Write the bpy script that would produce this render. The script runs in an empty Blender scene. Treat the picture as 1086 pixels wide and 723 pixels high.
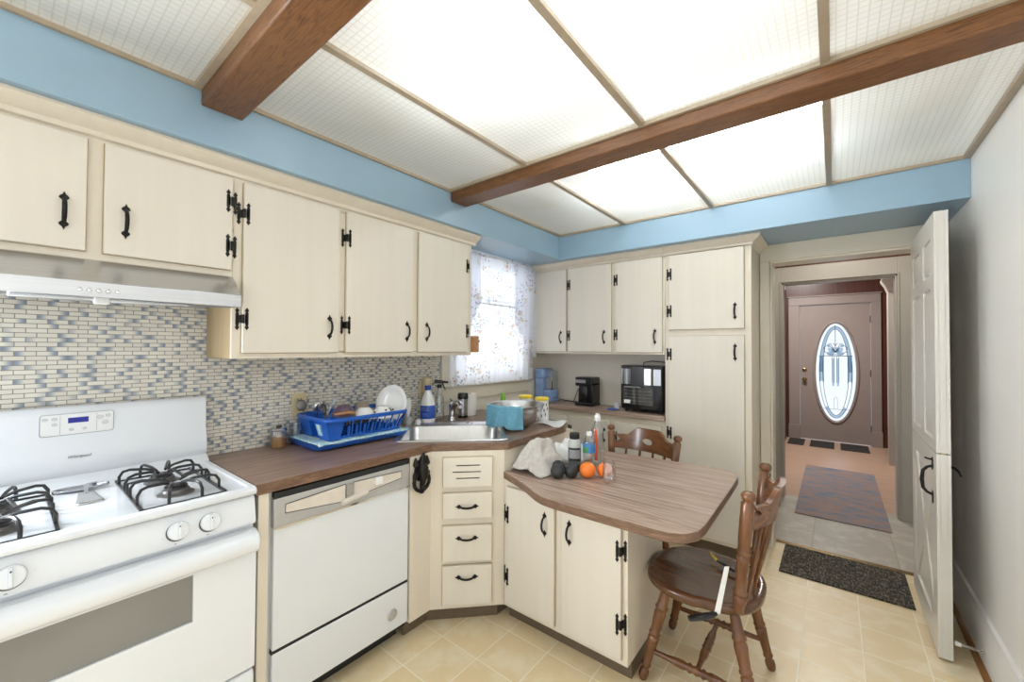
import bpy, bmesh, math, random
from math import sin, cos, pi, radians as rad, sqrt, atan2
from mathutils import Vector as V, Matrix
random.seed(7)
scene = bpy.context.scene
COL = scene.collection

# ------------------------------------------------------------------ materials
def new_mat(name):
    m = bpy.data.materials.new(name); m.use_nodes = True
    nt = m.node_tree; b = nt.nodes['Principled BSDF']
    return m, nt, b
def lin(c):
    f = lambda x: x/12.92 if x <= .04045 else ((x+.055)/1.055)**2.4
    return (f(c[0]/255), f(c[1]/255), f(c[2]/255), 1)
def plain(name, c, rough=.5, metal=0, vary=.04, scale=30, stretch=(1,1,1), bump=0, spec=None, coat=0, trans=0):
    """a paint / plastic / metal with a slight procedural unevenness"""
    m, nt, b = new_mat(name); N = nt.nodes; L = nt.links
    tc = N.new('ShaderNodeTexCoord'); mp = N.new('ShaderNodeMapping'); mp.inputs['Scale'].default_value = stretch
    nz = N.new('ShaderNodeTexNoise'); nz.inputs['Scale'].default_value = scale; nz.inputs['Detail'].default_value = 4
    L.new(tc.outputs['Object'], mp.inputs['Vector']); L.new(mp.outputs['Vector'], nz.inputs['Vector'])
    rp = N.new('ShaderNodeValToRGB'); a = lin(c)
    rp.color_ramp.elements[0].position = .3; rp.color_ramp.elements[1].position = .7
    rp.color_ramp.elements[0].color = tuple(x*(1-vary) for x in a[:3])+(1,)
    rp.color_ramp.elements[1].color = tuple(min(1, x*(1+vary)) for x in a[:3])+(1,)
    L.new(nz.outputs['Fac'], rp.inputs['Fac']); L.new(rp.outputs['Color'], b.inputs['Base Color'])
    b.inputs['Roughness'].default_value = rough; b.inputs['Metallic'].default_value = metal
    if spec is not None: b.inputs['Specular IOR Level'].default_value = spec
    if coat: b.inputs['Coat Weight'].default_value = coat; b.inputs['Coat Roughness'].default_value = .12
    if trans: b.inputs['Transmission Weight'].default_value = trans
    if bump:
        bp = N.new('ShaderNodeBump'); bp.inputs['Strength'].default_value = bump; bp.inputs['Distance'].default_value = .002
        L.new(nz.outputs['Fac'], bp.inputs['Height']); L.new(bp.outputs['Normal'], b.inputs['Normal'])
    return m
def wood(name, cols, stretch, rough=.4, coat=0, scale=1.0, dist=2.0, bump=.1, detail=8):
    m, nt, b = new_mat(name); N = nt.nodes; L = nt.links
    tc = N.new('ShaderNodeTexCoord'); mp = N.new('ShaderNodeMapping'); mp.inputs['Scale'].default_value = stretch
    L.new(tc.outputs['Object'], mp.inputs['Vector'])
    nz = N.new('ShaderNodeTexNoise'); nz.inputs['Scale'].default_value = scale; nz.inputs['Detail'].default_value = detail
    nz.inputs['Roughness'].default_value = .65; nz.inputs['Distortion'].default_value = dist
    L.new(mp.outputs['Vector'], nz.inputs['Vector'])
    rp = N.new('ShaderNodeValToRGB'); cr = rp.color_ramp
    ps = [.28+.44*i/(len(cols)-1) for i in range(len(cols))]
    cr.elements[0].position = ps[0]; cr.elements[0].color = lin(cols[0])
    cr.elements[1].position = ps[-1]; cr.elements[1].color = lin(cols[-1])
    for p_, c in list(zip(ps, cols))[1:-1]:
        e = cr.elements.new(p_); e.color = lin(c)
    L.new(nz.outputs['Fac'], rp.inputs['Fac']); L.new(rp.outputs['Color'], b.inputs['Base Color'])
    b.inputs['Roughness'].default_value = rough
    if coat: b.inputs['Coat Weight'].default_value = coat; b.inputs['Coat Roughness'].default_value = .15
    bp = N.new('ShaderNodeBump'); bp.inputs['Strength'].default_value = bump; bp.inputs['Distance'].default_value = .001
    L.new(nz.outputs['Fac'], bp.inputs['Height']); L.new(bp.outputs['Normal'], b.inputs['Normal'])
    return m
def math_node(nt, op, a, b=None, c=None):
    n = nt.nodes.new('ShaderNodeMath'); n.operation = op
    for i, x in enumerate((a, b, c)):
        if x is None: continue
        if isinstance(x, (int, float)): n.inputs[i].default_value = x
        else: nt.links.new(x, n.inputs[i])
    return n.outputs[0]
def mixc(nt, fac, a, b):
    n = nt.nodes.new('ShaderNodeMix'); n.data_type = 'RGBA'
    if isinstance(fac, (int, float)): n.inputs[0].default_value = fac
    else: nt.links.new(fac, n.inputs[0])
    for s, x in ((6, a), (7, b)):
        if isinstance(x, tuple): n.inputs[s].default_value = x
        else: nt.links.new(x, n.inputs[s])
    return n.outputs[2]
def smooth(nt, x, a, b):
    n = nt.nodes.new('ShaderNodeMapRange'); n.interpolation_type = 'SMOOTHSTEP'
    nt.links.new(x, n.inputs[0]); n.inputs[1].default_value = a; n.inputs[2].default_value = b
    return n.outputs[0]

def tile_floor(name, base, light, grout, ox, oy, s):
    m, nt, b = new_mat(name); N = nt.nodes; L = nt.links
    tc = N.new('ShaderNodeTexCoord'); sp = N.new('ShaderNodeSeparateXYZ'); L.new(tc.outputs['Object'], sp.inputs[0])
    u = math_node(nt, 'DIVIDE', math_node(nt, 'SUBTRACT', sp.outputs[0], ox), s)
    v = math_node(nt, 'DIVIDE', math_node(nt, 'SUBTRACT', sp.outputs[1], oy), s)
    du = math_node(nt, 'PINGPONG', u, .5); dv = math_node(nt, 'PINGPONG', v, .5)
    d = math_node(nt, 'MINIMUM', du, dv)
    g = smooth(nt, d, .006, .014)
    cv = N.new('ShaderNodeCombineXYZ'); L.new(math_node(nt, 'FLOOR', u), cv.inputs[0]); L.new(math_node(nt, 'FLOOR', v), cv.inputs[1])
    wn = N.new('ShaderNodeTexWhiteNoise'); L.new(cv.outputs[0], wn.inputs['Vector'])
    off = N.new('ShaderNodeVectorMath'); off.operation = 'MULTIPLY_ADD'
    L.new(wn.outputs['Color'], off.inputs[0]); off.inputs[1].default_value = (9, 9, 9); L.new(tc.outputs['Object'], off.inputs[2])
    nz = N.new('ShaderNodeTexNoise'); nz.inputs['Scale'].default_value = 7; nz.inputs['Detail'].default_value = 7; nz.inputs['Roughness'].default_value = .6; nz.inputs['Distortion'].default_value = .6
    L.new(off.outputs[0], nz.inputs['Vector'])
    c = mixc(nt, smooth(nt, nz.outputs['Fac'], .44, .7), lin(base), lin(light))
    c = mixc(nt, math_node(nt, 'MULTIPLY', wn.outputs['Value'], .12), c, lin(tuple(x*.86 for x in base)))
    L.new(mixc(nt, g, lin(grout), c), b.inputs['Base Color'])
    b.inputs['Roughness'].default_value = .38
    bp = N.new('ShaderNodeBump'); bp.inputs['Strength'].default_value = .25; bp.inputs['Distance'].default_value = .002
    L.new(math_node(nt, 'MULTIPLY_ADD', nz.outputs['Fac'], .3, g), bp.inputs['Height']); L.new(bp.outputs['Normal'], b.inputs['Normal'])
    return m
def mosaic(name):
    m, nt, b = new_mat(name); N = nt.nodes; L = nt.links
    tc = N.new('ShaderNodeTexCoord'); sp = N.new('ShaderNodeSeparateXYZ'); L.new(tc.outputs['Object'], sp.inputs[0])
    h, w = .0163, .050
    r = math_node(nt, 'DIVIDE', sp.outputs[2], h); row = math_node(nt, 'FLOOR', r)
    u = math_node(nt, 'ADD', math_node(nt, 'DIVIDE', sp.outputs[1], w), math_node(nt, 'MULTIPLY', math_node(nt, 'MODULO', row, 2), .5))
    cell = math_node(nt, 'FLOOR', u); fu = math_node(nt, 'FRACT', u); fr = math_node(nt, 'FRACT', r)
    cv = N.new('ShaderNodeCombineXYZ'); L.new(cell, cv.inputs[0]); L.new(row, cv.inputs[1])
    wn = N.new('ShaderNodeTexWhiteNoise'); wn.noise_dimensions = '2D'; L.new(cv.outputs[0], wn.inputs['Vector'])
    sc = N.new('ShaderNodeSeparateColor'); L.new(wn.outputs['Color'], sc.inputs[0])
    flip = math_node(nt, 'GREATER_THAN', sc.outputs[1], .5)
    f2 = math_node(nt, 'ABSOLUTE', math_node(nt, 'SUBTRACT', fu, flip))
    amt = math_node(nt, 'MULTIPLY', smooth(nt, f2, .45, .95), smooth(nt, sc.outputs[0], .25, .6))
    cream = mixc(nt, sc.outputs[2], lin((232, 228, 216)), lin((219, 214, 202)))
    c = mixc(nt, math_node(nt, 'MULTIPLY', amt, .92), cream, lin((118, 136, 160)))
    eu = math_node(nt, 'MINIMUM', fu, math_node(nt, 'SUBTRACT', 1, fu)); er = math_node(nt, 'MINIMUM', fr, math_node(nt, 'SUBTRACT', 1, fr))
    g = math_node(nt, 'MULTIPLY', smooth(nt, eu, .012, .035), smooth(nt, er, .04, .11))
    L.new(mixc(nt, g, lin((140, 133, 122)), c), b.inputs['Base Color'])
    b.inputs['Roughness'].default_value = .25
    bp = N.new('ShaderNodeBump'); bp.inputs['Strength'].default_value = .5; bp.inputs['Distance'].default_value = .001
    L.new(g, bp.inputs['Height']); L.new(bp.outputs['Normal'], b.inputs['Normal'])
    return m
def diffuser(name):
    """prismatic acrylic light panel: passes light from the tubes above"""
    m, nt, b = new_mat(name); N = nt.nodes; L = nt.links
    N.remove(b); out = N['Material Output']
    tc = N.new('ShaderNodeTexCoord'); sp = N.new('ShaderNodeSeparateXYZ'); L.new(tc.outputs['Object'], sp.inputs[0])
    s = .0245
    a1 = math_node(nt, 'PINGPONG', math_node(nt, 'DIVIDE', sp.outputs[0], s), .5)
    a2 = math_node(nt, 'PINGPONG', math_node(nt, 'DIVIDE', sp.outputs[1], s), .5)
    e = smooth(nt, math_node(nt, 'MINIMUM', a1, a2), .02, .13)
    nz = N.new('ShaderNodeTexNoise'); nz.inputs['Scale'].default_value = 2.2; L.new(tc.outputs['Object'], nz.inputs['Vector'])
    body = mixc(nt, smooth(nt, nz.outputs['Fac'], .5, .75), lin((250, 249, 246)), lin((243, 238, 228)))
    col = mixc(nt, e, lin((232, 228, 219)), body)
    tr = N.new('ShaderNodeBsdfTranslucent'); L.new(col, tr.inputs['Color'])
    df = N.new('ShaderNodeBsdfDiffuse'); L.new(col, df.inputs['Color'])
    gl = N.new('ShaderNodeBsdfGlossy'); gl.inputs['Roughness'].default_value = .25
    m1 = N.new('ShaderNodeMixShader'); m1.inputs[0].default_value = .38; L.new(tr.outputs[0], m1.inputs[1]); L.new(df.outputs[0], m1.inputs[2])
    m2 = N.new('ShaderNodeMixShader'); m2.inputs[0].default_value = .04; L.new(m1.outputs[0], m2.inputs[1]); L.new(gl.outputs[0], m2.inputs[2])
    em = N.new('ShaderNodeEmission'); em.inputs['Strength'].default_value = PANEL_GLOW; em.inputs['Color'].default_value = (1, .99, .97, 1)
    tp = N.new('ShaderNodeBsdfTransparent'); tp.inputs['Color'].default_value = (.97, .97, .95, 1)
    m3 = N.new('ShaderNodeMixShader'); m3.inputs[0].default_value = .40; L.new(m2.outputs[0], m3.inputs[1]); L.new(tp.outputs[0], m3.inputs[2])
    ad = N.new('ShaderNodeAddShader'); L.new(m3.outputs[0], ad.inputs[0]); L.new(em.outputs[0], ad.inputs[1])
    L.new(ad.outputs[0], out.inputs['Surface'])
    return m
def emit(name, c, s):
    m, nt, b = new_mat(name); nt.nodes.remove(b)
    e = nt.nodes.new('ShaderNodeEmission'); e.inputs['Color'].default_value = c; e.inputs['Strength'].default_value = s
    nt.links.new(e.outputs[0], nt.nodes['Material Output'].inputs['Surface']); return m
def glass(name, c=(1, 1, 1, 1), rough=0.0, clear=.85):
    """thin window/bottle glass: mostly clear with a mirror sheen"""
    m, nt, b = new_mat(name); N = nt.nodes; L = nt.links; N.remove(b)
    t = N.new('ShaderNodeBsdfTransparent'); t.inputs['Color'].default_value = c
    g = N.new('ShaderNodeBsdfGlossy'); g.inputs['Roughness'].default_value = max(rough, .03)
    lw = N.new('ShaderNodeLayerWeight'); lw.inputs['Blend'].default_value = .25
    f = math_node(nt, 'MULTIPLY_ADD', lw.outputs['Facing'], .6, 1-clear)
    mx = N.new('ShaderNodeMixShader'); L.new(f, mx.inputs[0]); L.new(t.outputs[0], mx.inputs[1]); L.new(g.outputs[0], mx.inputs[2])
    L.new(mx.outputs[0], N['Material Output'].inputs['Surface']); return m
def frosted(name, c, tl=.6):
    m, nt, b = new_mat(name); N = nt.nodes; L = nt.links; N.remove(b)
    t = N.new('ShaderNodeBsdfTranslucent'); t.inputs['Color'].default_value = lin(c)
    g = N.new('ShaderNodeBsdfTransparent'); g.inputs['Color'].default_value = lin(c)
    nz = N.new('ShaderNodeTexNoise'); nz.inputs['Scale'].default_value = 60
    mx = N.new('ShaderNodeMixShader'); L.new(math_node(nt, 'MULTIPLY_ADD', nz.outputs['Fac'], .2, tl-.1), mx.inputs[0]); L.new(g.outputs[0], mx.inputs[1]); L.new(t.outputs[0], mx.inputs[2])
    L.new(mx.outputs[0], N['Material Output'].inputs['Surface']); return m
def curtain_mat(name):
    """sheer white cloth with soft clusters of small flowers"""
    m, nt, b = new_mat(name); N = nt.nodes; L = nt.links; N.remove(b)
    tc = N.new('ShaderNodeTexCoord'); sp = N.new('ShaderNodeSeparateXYZ'); L.new(tc.outputs['Object'], sp.inputs[0])
    cv = N.new('ShaderNodeCombineXYZ'); L.new(sp.outputs[1], cv.inputs[0]); L.new(sp.outputs[2], cv.inputs[1])
    col = lin((238, 240, 246))
    cn = N.new('ShaderNodeTexNoise'); cn.inputs['Scale'].default_value = 5.5; cn.inputs['Detail'].default_value = 1; L.new(cv.outputs[0], cn.inputs['Vector'])
    cl = smooth(nt, cn.outputs['Fac'], .44, .58)
    for k, (c, sc, th) in enumerate([((206, 172, 110), 13, .26), ((104, 122, 168), 30, .25), ((200, 140, 156), 22, .24), ((112, 142, 122), 34, .24)]):
        vo = N.new('ShaderNodeTexVoronoi'); vo.voronoi_dimensions = '2D'; vo.inputs['Scale'].default_value = sc
        sh = N.new('ShaderNodeVectorMath'); sh.operation = 'ADD'; sh.inputs[1].default_value = (k*3.7, k*1.9, 0); L.new(cv.outputs[0], sh.inputs[0]); L.new(sh.outputs[0], vo.inputs['Vector'])
        s2 = N.new('ShaderNodeSeparateColor'); L.new(vo.outputs['Color'], s2.inputs[0])
        nz = N.new('ShaderNodeTexNoise'); nz.inputs['Scale'].default_value = 90; L.new(cv.outputs[0], nz.inputs['Vector'])
        dd = math_node(nt, 'MULTIPLY_ADD', nz.outputs['Fac'], .4, math_node(nt, 'SUBTRACT', vo.outputs['Distance'], .2))
        f = math_node(nt, 'MULTIPLY', math_node(nt, 'SUBTRACT', 1, smooth(nt, dd, th*.4, th*1.2)), math_node(nt, 'MULTIPLY', math_node(nt, 'GREATER_THAN', s2.outputs[0], .5), cl))
        col = mixc(nt, math_node(nt, 'MULTIPLY', f, .62), col, lin(c))
    t = N.new('ShaderNodeBsdfTranslucent'); d = N.new('ShaderNodeBsdfDiffuse'); tr = N.new('ShaderNodeBsdfTransparent')
    for q in (t, d, tr): L.new(col, q.inputs['Color'])
    mx = N.new('ShaderNodeMixShader'); mx.inputs[0].default_value = .45; L.new(t.outputs[0], mx.inputs[1]); L.new(d.outputs[0], mx.inputs[2])
    m2 = N.new('ShaderNodeMixShader'); m2.inputs[0].default_value = .10; L.new(mx.outputs[0], m2.inputs[1]); L.new(tr.outputs[0], m2.inputs[2])
    L.new(m2.outputs[0], N['Material Output'].inputs['Surface']); return m
def weave(name, c1, c2, s=90):
    m, nt, b = new_mat(name); N = nt.nodes; L = nt.links
    tc = N.new('ShaderNodeTexCoord'); a = []
    for st in ((s*.25, s, 1), (s, s*.25, 1)):
        mp = N.new('ShaderNodeMapping'); mp.inputs['Scale'].default_value = st; L.new(tc.outputs['Object'], mp.inputs['Vector'])
        nz = N.new('ShaderNodeTexNoise'); nz.inputs['Scale'].default_value = 1; nz.inputs['Detail'].default_value = 2; L.new(mp.outputs['Vector'], nz.inputs['Vector']); a.append(nz.outputs['Fac'])
    f = smooth(nt, math_node(nt, 'MAXIMUM', a[0], a[1]), .5, .68)
    L.new(mixc(nt, f, lin(c1), lin(c2)), b.inputs['Base Color']); b.inputs['Roughness'].default_value = .9
    bp = N.new('ShaderNodeBump'); bp.inputs['Strength'].default_value = .6; bp.inputs['Distance'].default_value = .003
    L.new(f, bp.inputs['Height']); L.new(bp.outputs['Normal'], b.inputs['Normal']); return m
def rug_mat(name):
    m, nt, b = new_mat(name); N = nt.nodes; L = nt.links
    tc = N.new('ShaderNodeTexCoord'); mp = N.new('ShaderNodeMapping'); mp.inputs['Scale'].default_value = (4.5, 9, 1); L.new(tc.outputs['Object'], mp.inputs['Vector'])
    nz = N.new('ShaderNodeTexNoise'); nz.inputs['Scale'].default_value = 1.1; nz.inputs['Detail'].default_value = 9; nz.inputs['Roughness'].default_value = .75; L.new(mp.outputs['Vector'], nz.inputs['Vector'])
    rp = N.new('ShaderNodeValToRGB'); cr = rp.color_ramp; L.new(nz.outputs['Fac'], rp.inputs['Fac'])
    cs = [(.3, (70, 82, 110)), (.42, (120, 128, 144)), (.48, (136, 130, 132)), (.55, (160, 128, 116)), (.62, (140, 140, 146)), (.75, (94, 118, 158))]
    cr.elements[0].position = cs[0][0]; cr.elements[0].color = lin(cs[0][1]); cr.elements[1].position = cs[-1][0]; cr.elements[1].color = lin(cs[-1][1])
    for p_, c in cs[1:-1]: e = cr.elements.new(p_); e.color = lin(c)
    L.new(rp.outputs['Color'], b.inputs['Base Color']); b.inputs['Roughness'].default_value = .95; return m

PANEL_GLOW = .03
M = {}
M['cream'] = plain('cream_cabinet_paint', (225, 217, 203), .40, vary=.02, scale=1.6, stretch=(16, 16, .8), bump=.03)
M['frame'] = plain('cream_frame_paint', (224, 214, 197), .42, vary=.025, scale=2, stretch=(14, 14, 1), bump=.03)
M['glaze'] = plain('antique_glaze_edge', (178, 158, 120), .5, vary=.08, scale=20)
M['cabside'] = plain('raw_wood_cabinet_side', (180, 156, 118), .55, vary=.08, scale=3, stretch=(14, 14, 1))
M['toe'] = plain('brown_toe_kick', (106, 90, 72), .6, vary=.08)
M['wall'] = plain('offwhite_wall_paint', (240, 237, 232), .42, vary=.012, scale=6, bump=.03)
M['niche'] = plain('beige_niche_paint', (230, 222, 208), .5, vary=.015, scale=6, bump=.03)
M['trim'] = plain('cream_trim_paint', (226, 218, 200), .35, vary=.02, scale=8)
M['white_trim'] = plain('white_trim_paint', (230, 226, 217), .3, vary=.015, scale=8)
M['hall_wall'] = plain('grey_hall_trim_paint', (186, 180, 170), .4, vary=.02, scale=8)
M['blue'] = plain('blue_soffit_paint', (150, 178, 197), .33, vary=.02, scale=5, bump=.03)
M['floor'] = tile_floor('beige_vinyl_tile', (228, 206, 164), (236, 222, 192), (244, 234, 210), .712, -2.257, .2295)
M['hallfloor'] = tile_floor('grey_vinyl_tile', (180, 173, 159), (202, 196, 184), (168, 160, 146), .712, -2.257, .459)
M['woodfloor'] = wood('wood_floor', [(176, 140, 116), (196, 162, 138), (208, 178, 156)], (1.5, 22, 1), .3, bump=.05)
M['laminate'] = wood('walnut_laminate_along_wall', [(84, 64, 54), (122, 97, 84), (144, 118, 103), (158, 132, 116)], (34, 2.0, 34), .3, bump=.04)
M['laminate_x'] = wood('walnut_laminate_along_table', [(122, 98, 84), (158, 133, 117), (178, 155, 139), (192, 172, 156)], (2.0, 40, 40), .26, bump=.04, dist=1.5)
M['laminate_edge'] = wood('walnut_laminate_edge', [(80, 58, 44), (114, 86, 66), (142, 110, 86)], (10, 10, 60), .32, bump=.04)
M['beam'] = wood('stained_beam_wood', [(60, 36, 18), (100, 62, 32), (124, 82, 44), (90, 56, 30)], (5, 60, 60), .42, bump=.25, dist=3)
M['chair'] = wood('stained_maple_chair', [(80, 46, 24), (106, 65, 35), (132, 85, 47)], (14, 14, 2), .25, coat=.35, scale=1.6, dist=.8, bump=0)
M['chair_seat'] = wood('stained_maple_seat', [(66, 39, 24), (88, 54, 32), (108, 70, 42)], (2.5, 16, 16), .24, coat=.35, scale=1.5, dist=.8, bump=0)
M['chair_rail'] = wood('stained_maple_rail', [(84, 48, 26), (110, 66, 36), (132, 84, 46)], (14, 2.5, 14), .25, coat=.35, scale=1.5, dist=.8, bump=0)
M['panel_wood'] = wood('dark_wood_panelling', [(60, 30, 22), (92, 48, 34), (110, 60, 42)], (30, 30, 1.5), .35, coat=.2)
M['enamel'] = plain('white_enamel', (232, 235, 239), .16, vary=.006, scale=8, coat=.4)
M['dwwhite'] = plain('white_appliance_paint', (226, 229, 232), .3, vary=.008, scale=8)
M['steel'] = plain('brushed_steel', (206, 208, 212), .27, 1, .06, 3, (60, 1.5, 60))
M['sinksteel'] = plain('sink_steel', (206, 206, 206), .3, 1, .05, 4, (30, 30, 3))
M['chrome'] = plain('chrome', (222, 222, 224), .07, 1, .01)
M['iron'] = plain('black_hammered_iron', (38, 36, 34), .45, .6, .25, 90, bump=.5)
M['black'] = plain('black_plastic', (22, 22, 24), .25, vary=.1)
M['matteblack'] = plain('matte_black', (26, 26, 27), .6, vary=.1)
M['grate'] = plain('black_grate_enamel', (34, 33, 33), .3, vary=.15, scale=60)
M['burner'] = plain('burner_cap_metal', (120, 118, 116), .35, .7, .1)
M['grey'] = plain('grey_panel', (188, 188, 186), .35, .4, .03)
M['almond'] = plain('almond_plastic', (218, 208, 196), .4)
M['white'] = plain('white_plastic', (238, 238, 236), .3, vary=.01)
M['dishwhite'] = plain('white_glazed_china', (240, 240, 238), .12, vary=.01, coat=.3)
M['cloth_grey'] = plain('grey_woven_cloth', (196, 190, 182), .95, vary=.1, scale=60, bump=.5)
M['cloth_teal'] = plain('teal_terry_cloth', (104, 158, 178), .95, vary=.14, scale=120, bump=.8)
M['ovenglass'] = plain('smoked_oven_glass', (132, 131, 128), .12, vary=.08, scale=4, coat=.4)
M['blueplastic'] = plain('blue_rack_plastic', (30, 92, 186), .28, vary=.03)
M['matcloth'] = wood('pale_blue_dish_mat', [(226, 236, 238), (206, 226, 232), (120, 186, 204), (214, 228, 226), (176, 206, 168)], (9, 9, 1), .9, dist=3, detail=2)
M['lcd'] = plain('blue_display', (24, 34, 150), .2)
M['print'] = plain('grey_print', (150, 150, 152), .5)
M['darkprint'] = plain('dark_print', (80, 80, 84), .5)
M['mosaic'] = mosaic('mosaic_backsplash')
M['diffuser'] = diffuser('acrylic_light_panel')
M['tbar'] = plain('tan_ceiling_grid', (168, 152, 130), .4, vary=.05)
M['tube'] = emit('fluorescent_tube', (.86, .94, 1, 1), 35)
M['tube_far'] = emit('fluorescent_tube_far', (.86, .94, 1, 1), 52)
M['plenum'] = plain('white_plenum_paint', (236, 234, 228), .7)
M['glass'] = glass('clear_glass')
M['bottle'] = glass('clear_bottle_plastic', (.93, .95, .96, 1), .05, .8)
M['curtain'] = curtain_mat('floral_sheer_curtain')
M['frontdoor'] = plain('taupe_door_paint', (164, 151, 144), .4, vary=.02, scale=10)
M['brass'] = plain('aged_brass', (166, 140, 96), .25, 1)
M['orange'] = plain('orange_peel', (240, 124, 40), .4, vary=.08, scale=150, bump=.4)
M['avocado'] = plain('dark_avocado_skin', (44, 46, 46), .5, vary=.3, scale=140, bump=.9)
M['purple'] = plain('purple_stoneware', (98, 80, 98), .3, vary=.15)
M['tan'] = plain('tan_wood', (170, 122, 80), .5, vary=.1)
M['bleachlabel'] = plain('blue_label', (44, 84, 176), .4, vary=.15, scale=60)
M['bluecap'] = plain('blue_cap', (28, 66, 164), .3)
M['periwinkle'] = plain('periwinkle_plastic', (138, 164, 208), .35, vary=.02)
M['yellow'] = plain('yellow_lid', (238, 206, 56), .4)
M['green'] = plain('green_plastic', (120, 180, 50), .4)
M['amber'] = plain('amber_liquid', (176, 126, 60), .2, vary=.15, scale=20)
M['mat'] = weave('black_woven_mat', (40, 37, 33), (122, 112, 96), 110)
M['doormat'] = weave('dark_entry_mat', (42, 40, 38), (76, 70, 62), 60)
M['rug'] = rug_mat('blue_rust_rug')
M['fo1'] = frosted('white_door_glass', (250, 252, 255), .3)
M['fo2'] = frosted('blue_bevelled_glass', (176, 196, 212), .5)
M['lead'] = plain('lead_came', (90, 94, 100), .4, .6)
M['bag'] = plain('white_plastic_bag', (240, 240, 240), .35, vary=.02)
M['quarter'] = plain('brown_quarter_round', (150, 104, 58), .5, vary=.1)
M['redorange'] = plain('red_orange_label', (226, 96, 62), .4, vary=.1)
M['bluelabel'] = plain('water_label_blue', (66, 130, 186), .4, vary=.2, scale=40)
M['spotted'] = plain('paper_towel', (240, 238, 232), .9, vary=.03, scale=80)
M['stripes'] = plain('ribbed_grey_glass', (150, 140, 124), .25, vary=.35, scale=2, stretch=(60, 60, 1))
M['outletplate'] = plain('cream_wall_plate', (216, 200, 160), .4)

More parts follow.
